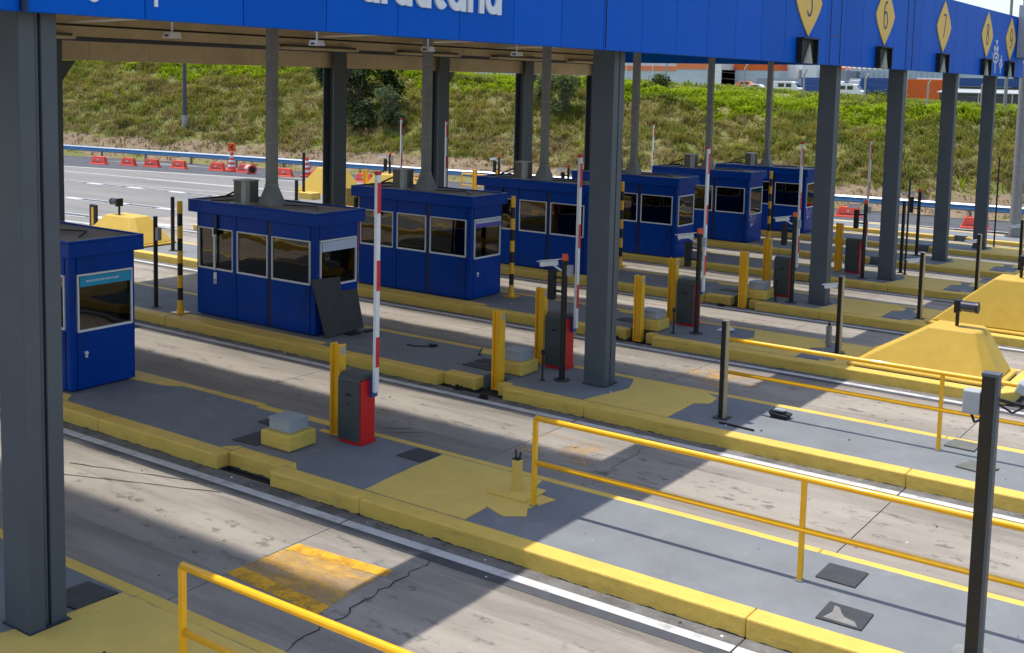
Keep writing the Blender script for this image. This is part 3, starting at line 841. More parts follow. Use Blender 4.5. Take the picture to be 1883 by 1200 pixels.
# line drawing of two pine trees beside the number eight
def emblem(yc, z0, s):
    b = MB()
    b.ribbon([(yc, z0), (yc, z0 + .46 * s)], .07 * s, XF + .02, XF)
    for q, (zc, ry, rz) in enumerate(((.62, .40, .27), (.88, .27, .22))):
        b.ribbon(arc(yc, z0 + zc * s, ry * s, rz * s, 170, 370, 14), .055 * s, XF + .02 + .004 * q, XF)
        b.ribbon(arc(yc, z0 + (zc + .05) * s, ry * .55 * s, rz * .6 * s, 175, 365, 10), .05 * s, XF + .022 + .004 * q, XF)
    b.ribbon([(yc - .12 * s, z0 + 1.12 * s), (yc, z0 + 1.0 * s), (yc + .12 * s, z0 + 1.12 * s)], .05 * s, XF + .03, XF)
    b.build('tree_emblem', 'letter', canopy)
emblem(36.95, 6.1, 1.02); emblem(37.78, 6.1, .56)
# ribbed steps and stain dots on the panels
for y in (10.1, 20.4, 21.1, 26.4, 27.0):
    MB().box(FX + .002, y, 6.02, FX + .012, y + .02, 8.22).build('panel_joint_strip', 'blue_dark', canopy)
for y0, y1 in ((20.42, 21.1), (26.42, 27.0)):
    MB().box(FX + .002, y0 + .03, 6.68, FX + .010, y1 - .01, 6.70).build('panel_joint_strip', 'blue_dark', canopy)
MB().cyl((FX + .03, -.13, 6.0), (FX + .03, -.13, 8.2), .035, n=10).build('downpipe', 'blue_dark', canopy)

# lane number signs
def digit_strokes(d, yc, zc, w, h):
    def P(*a): return [(yc + x * w / 2, zc + y * h / 2) for x, y in a]
    A = lambda cx, cy, rx, ry, a0, a1, n=14: [(yc + (cx + rx * cos(radians(a0 + (a1 - a0) * i / n))) * w / 2, zc + (cy + ry * sin(radians(a0 + (a1 - a0) * i / n))) * h / 2) for i in range(n + 1)]
    if d == 5: return [(P((.9, .97), (-.75, .97), (-.85, .1)) + A(0, -.32, .85, .62, 135, -150), False)]
    if d == 6: return [(A(0, -.38, .85, .6, 0, 345, 20), True), (A(.25, .1, 1.1, .87, 75, 195, 10), False)]
    if d == 7: return [(P((-.85, .95), (.85, .95), (-.25, -1)), False)]
    if d == 8: return [(A(0, -.46, .85, .52, 0, 345, 20), True), (A(0, .52, .72, .44, 0, 345, 20), True)]
    if d == 9: return [(A(0, .38, .85, .6, 0, 345, 20), True), (A(-.25, -.1, 1.1, .87, 255, 375, 10), False)]
for d, yc in ((5, 18.93), (6, 24.38), (7, 30.06), (8, 35.53), (9, 39.10)):
    t = thing('lane_number_sign', {5: 'yellow diamond sign with number 5, cut by the top edge', 6: 'yellow diamond sign with a 6, next right of the cut-off one', 7: 'yellow diamond sign with a 7, its upper tip just touching the top edge', 8: 'yellow diamond sign with number 8 beside the white tree drawing', 9: 'yellow diamond sign with number 9, smallest and furthest right'}[d], 'sign', (FX, yc, 6.6), group='numbered lane signs on the canopy')
    # diamond with softly rounded flanks
    pts = [(0, 1.54)]
    for tt in rng(0, 1, .125):
        y = .78 * (1 - abs(2 * tt - 1) ** 1.25) if 0 < tt < 1 else 0
        if 0 < tt < 1: pts.append((y, 1.54 - 1.54 * tt))
    pts.append((0, 0))
    pts += [(-y, z) for y, z in reversed(pts[1:-1])]
    b = MB(); n = len(pts)
    b.hexa([(.006, y, z) for y, z in pts], [(.03, y, z) for y, z in pts])
    b.build('sign_plate', 'sign_yellow', t)
    b = MB()
    for q, (s_, cl) in enumerate(digit_strokes(d, 0, .79, .34, .70)):
        b.ribbon(s_, .055, .036 + .002 * q, .0305, cl)
    b.build('digit', 'sign_ink', t)
    # signal hood hung below the diamond
    ex = {9: 'at the far right end'}.get(d, '')
    h = thing('lane_signal', {5: 'biggest black signal hood, under the diamond with a 5', 6: 'second biggest black signal hood, below the 6', 7: 'black signal hood above the orange shipping container', 8: 'black signal hood left of the white tree drawing', 9: 'black signal hood at the far right, under the grey cabinet'}[d], 'signal', (FX, yc - .12, 6.0), group='lane signals under the number signs')
    b = MB()
    b.box(.006, -.5, .0, .05, .5, .56); b.box(.05, -.5, .53, .17, .5, .56); b.box(.05, -.5, 0, .14, -.47, .53); b.box(.05, .47, 0, .14, .5, .53)
    b.build('housing', 'hood', h)
    b = MB()
    b.add([(.055, -.16, .0), (.055, .30, .0), (.055, .14, .46), (.11, -.10, 0), (.11, .26, 0), (.08, .14, .43)],
          [(3, 4, 5), (0, 3, 5, 2), (1, 2, 5, 4), (0, 1, 4, 3)])
    b.build('painted_sunlit_face', 'sunlit_tone', h)  # pale triangle stands in for the sunlit inside of the hood
sp = thing('wall_cabinet', 'pale grey metal cabinet fixed to the fascia at the right edge', 'cabinet', (FX + .01, 38.0, 6.72))
sp.location = (.62, 40.15, 6.74)
MB().box(-.3, 0, 0, .12, 1.3, 1.95).build('housing', 'greybox', sp, bevel=.02)
MB().box(.12, .08, .06, .135, 1.22, 1.88).build('door_panel', 'white', sp, bevel=.004)
MB().box(-.12, .5, -.1, -.02, .6, -.002).build('bracket', 'column', sp)
# ceiling floodlights
def flood(y, lab):
    t = thing('floodlight', lab, 'light', (-6.0, y, 6.05), group='floodlights under the canopy')
    MB().hexa([(-.12, -.12, 0), (.12, -.12, 0), (.12, .12, 0), (-.12, .12, 0)], [(-.10, -.09, .10), (.10, -.09, .10), (.10, .09, .10), (-.10, .09, .10)]).build('housing', 'tin', t, bevel=.01)
    MB().box(-.05, -.1205, .02, .05, -.119, .06).build('dark_slot', 'shed_dark', t)
    MB().cyl((0, 0, .10), (0, 0, .96), .02).build('hanger', 'tin', t)
for y, lab in ((6.5, 'white ceiling floodlight nearest the big left column'), (9.9, 'white ceiling floodlight just right of the first duct'), (13.25, 'white ceiling floodlight peeping out behind the second duct'), (16.6, 'white ceiling floodlight left of the third duct, furthest right')):
    flood(y, lab)

# ------------------------------------------------------------------ toll booths
def make_booth():
    t = thing('toll_booth', 'x', 'booth', group='blue toll booths on the islands')
    W, D, H = 1.85, 1.29, 2.30
    bays = [(-1.79, -.66), (-.53, .43), (.56, 1.70)]
    for side, y0, y1, yo in ((-1, 0, .05, -.006), (1, D - .05, D, .006)):
        for i, (a, c) in enumerate(bays):
            if side == -1 and i == 0: continue
            MB().box(a, y0, .03, c, y1, 1.05).build('wall_panel', 'blue_booth', t, bevel=.006)
        for i, (a, c) in enumerate(bays):
            MB().box(a, y0, 1.99, c, y1, H - .01).build('upper_panel', 'blue_booth', t, bevel=.006)
        MB().box(-.65, y0 - .012, .02, -.54, y1 + .012, H - .008).build('mullion', 'blue_booth', t, bevel=.01)
        MB().box(.44, y0 + .012, .02, .55, y1 - .012, H - .008).build('mullion', 'blue_dark', t)
        for i, (a, c) in enumerate(bays):
            zt, zb_, fw = 1.985, 1.055, .024
            b = MB()
            ya, yb = (y0 - .012, y1 - .005) if side < 0 else (y0 + .005, y1 + .012)
            b.box(a, ya, zb_, c, yb, zb_ + fw + .012); b.box(a, ya, zt - fw, c, yb, zt)
            b.box(a, ya + .001, zb_ + fw + .013, a + fw, yb - .001, zt - fw - .001); b.box(c - fw, ya + .001, zb_ + fw + .013, c, yb - .001, zt - fw - .001)
            w_ = b.build('window', 'frame', t, bevel=.005)
            ym = (y0 + y1) / 2
            MB().box(a + fw, ym - .004, zb_ + fw + .012, c - fw, ym + .004, zt - fw).build('pane', 'glass', w_)
    for x0, x1, xa, xb in ((-W, -W + .05, -W - .012, -W + .045), (W - .05, W, W - .045, W + .012)):
        MB().box(x0, .14, .03, x1, D - .04, 1.0).build('wall_panel', 'blue_booth', t, bevel=.006)
        MB().box(x0, .14, 2.0, x1, D - .04, H - .01).build('upper_panel', 'blue_booth', t, bevel=.006)
        b = MB(); fw = .03
        b.box(xa, .15, 1.005, xb, D - .05, 1.045); b.box(xa, .15, 1.96, xb, D - .05, 1.995)
        b.box(xa + .001, .15, 1.046, xb - .001, .15 + fw, 1.959); b.box(xa + .001, D - .05 - fw, 1.046, xb - .001, D - .05, 1.959)
        w_ = b.build('window', 'frame', t, bevel=.005)
        xm = (x0 + x1) / 2
        MB().box(xm - .004, .18, 1.045, xm + .004, D - .08, 1.96).build('pane', 'glass', w_)
    for px in (-W + .0, W - .14):
        for py, m in ((0.006, 'blue_booth'), (D - .036, 'blue_booth')):
            if px > 0 and py < .1:
                MB().box(px, py, .02, px + .14, .13, H - .006).build('corner_post', 'blue_booth', t, bevel=.02)
            else:
                MB().box(px, py, .02, px + (.055 if px < 0 else .14), py + .03, H - .006).build('corner_post', 'blue_booth', t, bevel=.01)
    # sliding door with its handle and lock
    d = MB().box(-1.79, -.004, .03, -.66, .04, 1.05).build('door', 'blue_booth', t, bevel=.006)
    b = MB(); b.box(-1.245, -.05, 1.05, -1.20, -.016, 1.88); b.box(-1.275, -.055, 1.80, -1.17, -.014, 2.0)
    b.build('door_bar', 'frame', d, bevel=.006)
    b = MB(); b.box(-1.26, -.03, .86, -1.17, -.008, 1.0); b.box(-1.255, -.032, .74, -1.235, -.009, .86); b.box(-1.195, -.032, .74, -1.175, -.009, .86)
    b.build('door_lock', 'frame', d, bevel=.004)
    b = MB(); b.cyl((-1.15, -.06, 1.86), (-1.15, -.06, 2.0), .05); b.box(-1.17, -.05, 2.0, -1.13, .0, 2.3)
    b.build('door_camera', 'black', d)
    MB().box(-W + .05, .05, 0.0, W - .05, D - .05, .06).build('floor_plate', 'blue_dark', t)
    b = MB(); b.cyl((W + .001, .30, .64), (W + .03, .30, .64), .035, .03, 10); b.box(W + .001, .28, .56, W + .02, .32, .6)
    b.build('end_socket', 'frame', t)
    # counter and till seen through the glass
    MB().box(-.4, .25, .80, 1.6, .85, .84).build('counter', 'black_matt', t)
    b = MB(); b.box(.6, .45, .841, .65, .8, 1.25); b.box(.2, .5, .841, .35, .7, 1.0)
    b.build('till_screen', 'black', t)
    b = MB(); b.box(-.5, .4, .06, -.1, .85, .55); b.box(-.5, .8, .56, -.1, .87, 1.2)
    b.build('chair_back', 'black_matt', t)
    # roof: deep slab with a shallow tray on top
    x0, x1, ya, yb = -2.09, 1.93, -.05, 1.43
    r = MB().box(x0, ya, H, x1, yb, 2.535).box(x0, ya, 2.536, x1, ya + .05, 2.58).box(x0, yb - .05, 2.536, x1, yb, 2.58).box(x0, ya + .051, 2.536, x0 + .05, yb - .051, 2.58).box(x1 - .05, ya + .051, 2.536, x1, yb - .051, 2.58).build('roof', 'blue_booth', t, bevel=.008)
    MB().box(x0 + .052, ya + .052, 2.537, x1 - .052, yb - .052, 2.549).build('roof_tray', 'roofgrey', r)
    b = MB(); b.tube([(-1.6, .2, 2.56), (-1.0, .9, 2.57), (.2, .75, 2.56), (.9, 1.0, 2.565), (1.4, .5, 2.56)], .012, 6)
    b.build('roof_cable', 'black_matt', r)
    return t
BOOTH = {
    1: (-8.80, 5.12, 'nearest blue toll booth, cut by the big left column, cyan strip over its window'),
    2: (-8.72, 10.76, 'blue toll booth with a dark board leaning against its end wall'),
    3: (-8.74, 16.09, 'blue toll booth with a white and purple strip over its end window'),
    4: (-8.72, 21.55, 'blue toll booth half hidden by the wide middle column'),
    5: (-8.57, 26.69, 'blue toll booth just right of the wide middle column'),
    6: (-8.69, 32.59, 'blue toll booth with whitish scuffs below its end window'),
    7: (-8.61, 37.98, 'farthest blue toll booth, cut by the column below number five'),
}
proto = make_booth()
BT = {}
for k, (bx, by, lab) in BOOTH.items():
    t = proto if k == 1 else dup(proto)
    t.location = (bx, by, isl(by)); t['label'] = lab
    BT[k] = t
b = MB(); b.box(1.866, .19, 1.78, 1.872, 1.21, 1.955); 
s1 = b.build('sign_strip', 'cyan', BT[1])
b = MB()
x = .30
for w in (.09, .05, .03, .10, .03, .08, .05, .09, .04, .11):
    b.box(1.8725, x, 1.855, 1.874, x + w * .8, 1.885); x += w
b.build('print_line', 'pale_strip', s1)
MB().box(1.866, .19, 1.75, 1.872, 1.21, 1.955).build('sign_strip', 'pale_strip', BT[2])
MB().box(1.866, .19, 1.88, 1.872, 1.21, 1.955).build('sign_strip', 'pale_strip', BT[3])
s3 = MB().box(1.866, .19, 1.78, 1.872, 1.21, 1.878).build('sign_strip', 'purple', BT[3])
for k in (6, 7):
    MB().box(1.852, .2, .62, 1.8535, .75, .98).build('scuffed_patch', worn_mat('scuffed_white', (.45, .42, .55), .45, .62, 5), BT[k])

# air conditioners, ducts and hoses standing on the booth roofs
wordk = {1: 'nearest', 2: 'second', 3: 'third', 4: 'fourth', 5: 'fifth', 6: 'sixth', 7: 'seventh'}
bdesc = {2: 'booth with the leaning board', 3: 'booth with the purple strip', 4: 'booth half hidden by the middle column', 5: 'booth right of the middle column', 6: 'booth with whitish scuffs', 7: 'farthest booth'}
def make_ac():
    t = thing('roof_air_conditioner', 'x', 'air conditioner', group='air conditioners on the booth roofs')
    MB().box(-.26, -.24, 0, .26, .24, .03).build('base_tray', 'ac_grey', t)
    MB().box(-.19, -.19, .031, .19, .19, .50).build('casing', 'ac_tan', t, bevel=.006)
    b = MB()
    b.box(.07, -.205, .032, .205, -.1905, .50); b.box(.1905, -.19, .032, .205, -.08, .50)
    b.build('pale_band', 'ac_grey', t)
    MB().box(-.21, -.21, .502, .21, .21, .53).build('lid', 'ac_grey', t, bevel=.01)
    return t
def make_duct():
    t = thing('roof_duct', 'x', 'duct', group='square ducts from booth roofs to the canopy')
    MB().hexa([(-.24, -.21, 0), (.24, -.21, 0), (.24, .21, 0), (-.24, .21, 0)], [(-.1, -.1, .42), (.1, -.1, .42), (.1, .1, .42), (-.1, .1, .42)]).build('flared_base', 'duct', t)
    MB().box(-.1, -.1, .421, .1, .1, 4.42).build('shaft', 'duct', t, bevel=.015)
    b = MB()
    for z in (.42, 1.35, 2.3, 3.2): b.box(-.108, -.108, z, .108, .108, z + .03)
    b.build('joint_collar', 'galv', t)
    return t
ac0, du0 = make_ac(), make_duct()
for n, k in enumerate((2, 3, 4, 5, 6, 7)):
    bx, by, _ = BOOTH[k]
    z = isl(by) + 2.55
    a = ac0 if n == 0 else dup(ac0)
    a.location = (bx - .70, by + .42, z); a['label'] = 'air conditioner on the roof of the ' + bdesc[k]
    d = du0 if n == 0 else dup(du0)
    d.location = (bx - .10, by + .62, z); d['label'] = 'square grey duct rising from the roof of the ' + bdesc[k]
    b = MB(); b.tube([(bx - 1.9, by + .85, z + .03), (bx - 1.6, by + .95, z + .18), (bx - 1.25, by + .9, z + .30), (bx - .95, by + .6, z + .27), (bx - .9, by + .5, z + .12)], .022, 8)
    b.tube([(bx - 1.95, by + .5, z + .03), (bx - 1.4, by + .72, z + .1), (bx - .95, by + .5, z + .06)], .02, 8)
    tag(b.build('roof_hose', 'black_matt'), 'black hose curving across the roof of the ' + bdesc[k], 'hose', 'hoses on the booth roofs')
# board leaning on booth two
lb = thing('leaning_board', 'charcoal board with a notched corner leaning against a blue booth', 'board', (-6.58, 10.75, isl(10.8)))
pts = [(0.02, 0.0), (1.18, 0.05), (1.14, .86), (.66, .90), (.70, 1.18), (-.14, 1.22)]
b = MB()
f_ = lambda u, v_: (-.26 * v_ / 1.2 + .0, u, v_)
b.hexa([f_(u, v_) for u, v_ in pts], [(f_(u, v_)[0] + .025, u, v_ + .006) for u, v_ in pts])
b.build('board', 'darkboard', lb, bevel=.003)
b = MB(); b.box(-.1, .3, 0.0, .12, .6, .03); b.box(.02, .75, 0, .14, 1.05, .025)
tag(b.build('rubble_scraps', 'black_matt', loc=(-6.45, 11.0, isl(11))), 'black scraps at the foot of the leaning board', 'debris')

# ------------------------------------------------------------------ lane gates
def make_gate():
    t = thing('barrier_gate', 'x', 'barrier', group='lane barrier gates with raised booms')
    # red body, grey-green wrap-over cover with a rounded top
    MB().box(-.40, .0, .0, -.005, .31, .96).build('body', 'red', t, bevel=.008)
    prof = [(-.44, .05), (.0, .05)]
    b = MB()
    b.box(-.44, -.03, .05, -.02, -.001, .93)
    n = 8
    P = [(-.44 + .0, .93)]
    ring = []
    for i in range(n + 1):
        a = radians(180 - 90 * i / n)
        ring.append((-.0 + 0, 0))
    # rounded shoulder running along x
    arcp = [(-.03 + .12 - .12 * cos(radians(90 * i / n)), .93 + .12 * sin(radians(90 * i / n))) for i in range(n + 1)] + [(.325, 1.05), (.325, .97), (.0, .965)]
    b.hexa([(-.44, y, z) for y, z in arcp], [(-.02, y, z) for y, z in arcp])
    b.box(-.44, .312, .05, -.02, .326, .969)
    b.box(-.442, .0, .05, -.405, .31, .96)
    c = b.build('cover', 'cabinet', t, bevel=.006)
    b = MB(); b.box(-.29, -.036, .72, -.17, -.0305, .76); b.box(-.235, -.036, .60, -.21, -.0305, .63)
    b.build('lock_slot', 'black', c)
    MB().box(-.42, -.012, 0, .006, .325, .049).build('plinth', 'red', t)
    # boom arm on its pivot bracket
    MB().box(-.004, .18, .70, .055, .30, .99).build('pivot_bracket', 'truck_blue', t, bevel=.008)
    bm = MB().box(.056, .178, .78, .112, .262, 4.00).build('boom', 'white', t, bevel=.008)
    for z in (3.46, 2.32, 1.18): MB().box(.1125, .182, z - .02, .1155, .258, z + .43).build('red_band', 'redr', bm)
    MB().box(.052, .172, 4.001, .117, .268, 4.05).build('tip_cap', 'redr', bm, bevel=.01)
    return t
g0 = make_gate()
GATE = [(-1.30, 6.12, 'barrier gate alone in front of the nearest booth, red side plainly lit'),
        (-1.38, 11.80, 'barrier gate beside the wide middle column, its boom overlapping a booth window'),
        (-1.29, 17.05, 'barrier gate right of the wide middle column with white paper beside it'),
        (-1.12, 22.25, 'barrier gate just left of the column below number five'),
        (-1.18, 27.95, 'barrier gate between the columns below numbers five and six')]
for n, (x, y, lab) in enumerate(GATE):
    t = g0 if n == 0 else dup(g0)
    t.location = (x, y, isl(y)); t['label'] = lab
REAR = [(-17.0, 22.3, 'far barrier gate rising right beside the sign-bearing rear column'), (-18.5, 26.95, 'far barrier gate standing alone against the embankment, left of the second duct'),
        (-16.5, 27.15, 'far barrier gate touching the right side of the second rear column'), (-17.0, 33.5, 'far barrier gate beside the third rear column'),
        (-17.0, 44.2, 'far barrier gate seen between the wide middle column and a duct')]
for (x, y, lab) in REAR:
    t = dup(g0); t.location = (x - .09, y - .2, isl(y) - .03); t['label'] = lab

# ------------------------------------------------------------------ yellow bollards
def make_bollard():
    t = thing('steel_bollard', 'x', 'bollard', group='yellow steel bollards at the gates')
    b = MB(); b.box(-.1, -.07, 0, -.075, .07, 1.46); b.box(.075, -.07, 0, .1, .07, 1.46); b.box(-.075, -.012, 0, .075, .012, 1.455)
    b.box(-.1, -.07, 0, .1, .07, .012)
    b.build('post', 'yellow', t, bevel=.006)
    MB().box(.1005, -.06, 1.30, .1025, .06, 1.43).build('sticker', 'sticker', t)
    return t
bo0 = make_bollard()
BOL = [(-1.98, 6.34, isl(6) - .06, 'yellow bollard close behind the nearest barrier gate'),
       (-2.02, 10.55, gz(10.5) - K, 'yellow bollard in the kerb notch, left of the middle column'),
       (-2.06, 12.0, isl(12), 'yellow bollard beside the gate left of the middle column'),
       (-2.02, 15.8, gz(15.8) - K, 'yellow bollard in the kerb notch, right of the middle column'),
       (-1.96, 17.28, isl(17), 'yellow bollard left of the gate with the paper'),
       (-1.95, 21.2, gz(21.2) - K, 'yellow bollard beside a plinth, in front of the farther grey gate'),
       (-1.86, 22.5, isl(22), 'yellow bollard under a striped pole, left of the farther grey gate'),
       (-1.88, 28.1, isl(28), 'yellow bollard squeezed beside the column below number five'),
       (-1.9, 26.6, gz(26.6) - K, 'yellow bollard hidden low behind the column below number five'),
       (-25.8, 33.0, isl(33), 'far yellow bollard left of the boom in front of the board booth'),
       (-26.0, 38.4, isl(38), 'far yellow bollard left of the second duct'),
       (-23.6, 38.4, isl(38), 'far yellow bollard right of the second rear column'),
       (-22.6, 38.9, isl(38), 'far yellow bollard at the left end of the third booth roof')]
for n, (x, y, z, lab) in enumerate(BOL):
    t = bo0 if n == 0 else dup(bo0)
    t.location = (x, y, z); t['label'] = lab

# ------------------------------------------------------------------ yellow plinths with grey boxes
for k, (lx, ly, lab1, lab2) in enumerate(((-2.18, 5.52, 'nearest yellow concrete plinth, beside the first barrier gate', 'grey junction box on the nearest yellow plinth'),
                                      (-2.02, 11.15, 'yellow plinth behind the notch bollard, left of the middle column', 'grey junction box on the plinth left of the middle column'),
                                      (-1.95, 16.3, 'yellow plinth right of the middle column', 'grey junction box on the plinth right of the middle column'),
                                      (-1.72, 21.7, 'yellow plinth behind the farther notch bollard', 'grey junction box on the farther plinth'))):
    z = isl(ly)
    b = MB(); b.prism([(-.3, -.28), (.3, -.28), (.3, .28), (-.3, .28)], 0, .24)
    tag(b.build('concrete_plinth', 'kerb', loc=(lx, ly, z), bevel=.03), lab1, 'plinth', 'yellow plinths beside the gates')
    t = thing('junction_box', lab2, 'box', (lx, ly, z + .24), group='grey junction boxes on the plinths')
    MB().box(-.21, -.19, 0, .21, .19, .16).build('housing', 'greybox', t, bevel=.01)
    MB().box(-.22, -.20, .161, .22, .20, .19).build('lid', 'greybox', t, bevel=.006)

# ------------------------------------------------------------------ poles with beacons
def cctv(parent, x, y, z, s=1.0, white='white', ang=0.0):
    b = MB()
    c = Vector((cos(ang), sin(ang), -.18)).normalized()
    p = Vector((x, y, z))
    b.bar(p - c * .04 * s, p + c * .30 * s, .11 * s, .09 * s)
    o = b.build('camera_housing', white, parent, bevel=.006)
    b = MB(); b.bar(p - c * .10 * s + Vector((0, 0, .06 * s)), p + c * .36 * s + Vector((0, 0, .06 * s)), .14 * s, .012)
    b.build('sun_shield', white, o)
    b = MB(); b.cyl(p + c * .301 * s, p + c * .31 * s, .035 * s); b.build('lens', 'lens', o)
    return o
BEAC = [(-1.04, 11.18, 'black pole with an orange beacon beside the middle column'),
        (-.96, 16.49, 'black beacon pole in front of the gate with the paper'),
        (-.83, 21.67, 'black beacon pole left of the column below number five'),
        (-.85, 27.26, 'black beacon pole left of the column below number six'),
        (-1.21, 34.06, 'black beacon pole between the columns below six and seven')]
def make_beacon():
    t = thing('beacon_pole', 'x', 'pole', group='black poles topped by orange beacons')
    MB().cyl((0, 0, .014), (0, 0, 2.2), .055, n=14).build('pole', 'black', t, smooth=False)
    MB().cyl((0, 0, 0), (0, 0, .013), .15, n=18).build('base_flange', 'plate', t)
    MB().cyl((0, 0, 2.2), (0, 0, 2.31), .062, .052, 14).build('beacon', 'orange', t)
    MB().box(-.33, -.06, 1.45, -.2, .06, 2.0).build('signal_head', 'black_matt', t, bevel=.015)
    b = MB(); b.box(-.2, -.02, 1.6, -.05, .02, 1.64); b.box(-.2, -.02, 1.85, -.05, .02, 1.89)
    b.build('bracket', 'black', t)
    MB().box(.07, -.05, 1.92, .15, .06, 2.12).build('sensor_box', 'greybox', t, bevel=.008)
    b = MB(); b.bar((-.06, 0, 2.0), (-.28, 0, 2.1), .03, .03); b.build('camera_arm', 'frame', t)
    cctv(t, -.2, -.02, 2.13, 1.0, 'frame', pi)
    return t
be0 = make_beacon()
for n, (x, y, lab) in enumerate(BEAC):
    t = be0 if n == 0 else dup(be0)
    t.location = (x, y, isl(y)); t['label'] = lab
for (x, y, lab) in ((-24.35, 33.0, 'far beacon pole with a fat black signal head beyond the second booth'), (-21.8, 37.9, 'far beacon pole left of the third booth roof'),
                    (-15.3, 16.6, 'far beacon pole rising behind the roof of the board booth'), (-15.0, 33.3, 'far beacon pole right of the third air conditioner')):
    t = dup(be0); t.location = (x, y, isl(y)); t['label'] = lab

# ------------------------------------------------------------------ square black posts with bullet cameras
def make_post():
    t = thing('camera_post', 'x', 'post', group='square black camera posts')
    MB().box(-.05, -.05, .012, .03, .05, 1.6).build('post', 'black', t, bevel=.004)
    MB().box(.0305, -.05, .012, .052, .05, 1.598).build('pale_face', 'tan_post', t)
    MB().box(-.052, -.052, 1.601, .054, .052, 1.615).build('cap', 'galv', t)
    MB().box(-.12, -.12, 0, .12, .12, .011).build('base_plate', 'plate', t)
    return t
po0 = make_post()
POST = [(2.26, 10.88, 'square black post where the second railing begins', 0), (2.15, 16.67, 'black camera post in front of the near yellow wedge', 1),
        (2.34, 21.8, 'black camera post left of the lamp on the near wedge', 1), (2.37, 27.24, 'black camera post below numbers seven and eight', 1),
        (2.30, 33.2, 'black camera post at the right edge beside the far lamp', 1)]
made = []
for n, (x, y, lab, c) in enumerate(POST):
    t = po0 if n == 0 else dup(po0)
    t.location = (x, y, isl(y)); t['label'] = lab
    made.append((t, c))
for t, c in made:
    if c: cctv(t, -.10, 0, 1.40, .8, 'white', pi + .15)
# tall front post with a white box and a street-lamp-like head
y = 5.18
t = thing('tall_post', 'tall dark square post in the right foreground with a white box', 'post', (7.54, y, isl(y)))
MB().box(-.075, -.06, .014, .045, .06, 2.750).build('post', 'black', t, bevel=.005)
MB().box(.0455, -.06, .014, .075, .06, 2.748).build('pale_face', 'column', t)
MB().box(-.08, -.065, 2.751, .08, .065, 2.780).build('cap', 'column', t)
MB().cyl((0, 0, 0), (0, 0, .013), .2, n=20).build('base_flange', 'galv', t)
MB().box(-.235, -.07, 2.365, -.08, .08, 2.590).build('control_box', 'greybox', t, bevel=.01)
b = MB(); b.tube([(-.16, 0, 2.350), (-.13, 0, 2.280), (-.08, 0, 2.310)], .014, 6); b.build('cable', 'black_matt', t)
b = MB(); b.bar((.08, .02, 2.530), (.34, .06, 2.490), .03, .03); b.tube([(.08, .0, 2.490), (.2, .0, 2.430), (.3, .03, 2.500)], .012, 6); b.build('arm', 'black', t)
hd = MB(); hd.bar((.22, .04, 2.690), (.62, .08, 2.530), .16, .10); hd.build('camera_housing', 'greybox', t, bevel=.015)
b = MB(); b.bar((.24, .04, 2.635), (.62, .08, 2.475), .12, .012); b.build('pale_underside', 'white', t)
t = thing('round_post', 'stout pale grey round post at the right edge under the fascia', 'post', (-.30, 45.1, isl(45)))
MB().cyl((0, 0, .02), (0, 0, 7.2), .23, .20, 20).build('shaft', 'galv', t, smooth=False)
MB().cyl((0, 0, 0), (0, 0, .019), .4, n=18).build('base_flange', 'plate', t)
# plain dark poles
def plain_pole(x, y, h, r, lab, m='black', sq=False):
    t = thing('dark_pole', lab, 'pole', (x, y, isl(y)))
    b = MB()
    if sq: b.box(-r, -r, .01, r, r, h)
    else: b.cyl((0, 0, .01), (0, 0, h), r, n=12)
    b.build('pole', m, t)
    MB().cyl((0, 0, 0), (0, 0, .0095), r * 2.2, n=14).build('base_flange', 'plate', t)
    return t
p1 = plain_pole(-11.82, 10.6, 2.1, .05, 'dark pole with a small box, left of the yellow and black pole')
MB().box(.055, -.05, 1.55, .16, .05, 1.85).build('small_box', 'greybox', p1, bevel=.01)
plain_pole(-18.5, 16.37, 1.65, .06, 'dark pole directly behind the yellow and black pole')
plain_pole(-.06, 28.8, 2.9, .03, 'thin dark mast right of the column below number six')
plain_pole(-.25, 29.0, 2.2, .05, 'short black pole touching the column below number six')
plain_pole(.1, 39.6, 3.4, .03, 'thin dark mast right of the column below number eight')
plain_pole(-30.0, 33.2, 2.0, .07, 'distant dark pole on a small yellow block')
plain_pole(-27.3, 30.1, .9, .08, 'short dark stub post left of the far yellow wedge')
plain_pole(-14.6, 17.0, 1.9, .05, 'dark pole beside the middle of the far apron')
tag(MB().prism([(-.45, -.3), (.45, -.3), (.45, .3), (-.45, .3)], -.2, .15).build('concrete_block', 'kerb', loc=(-29.6, 33.2, gz(33.2) - .05), bevel=.03), 'small yellow block under a distant dark pole', 'block')
t = thing('striped_marker', 'short black marker post with yellow stripes above the nearest booth roof', 'post', (-23.8, 17.3, gz(17.3) - K))
MB().box(-.2, -.05, 0, .2, .05, 1.15).build('panel', 'black', t, bevel=.05)
MB().box(-.06, -.056, .3, .06, -.0505, 1.05).build('yellow_stripe', 'yellow', t)
# knob posts
for x, y, lab in ((-1.31, 10.95, 'thin black knob post left of the middle column beacon'), (-1.34, 16.15, 'thin black knob post left of the paper gate beacon'), (-1.2, 21.55, 'thin black knob post at the foot of the farther grey gate')):
    t = thing('knob_post', lab, 'post', (x, y, isl(y)), group='thin knob-topped posts')
    MB().cyl((0, 0, .01), (0, 0, .47), .018, n=8).build('rod', 'black', t)
    MB().cyl((0, 0, .47), (0, 0, .55), .035, n=10).build('knob', 'black_matt', t)
    MB().cyl((0, 0, 0), (0, 0, .0095), .06, n=12).build('foot', 'plate', t)
t = thing('stub_post', 'short grey stub post in front of the near yellow wedge', 'post', (1.74, 17.25, isl(17)))
MB().cyl((0, 0, 0), (0, 0, .42), .06, n=14).build('tube', 'galv', t); MB().cyl((0, 0, .42), (0, 0, .50), .025, n=8).build('pin', 'black', t)
t = thing('stub_post', 'short yellow stub post with torn cables on top', 'post', (1.60, 5.98, isl(6)))
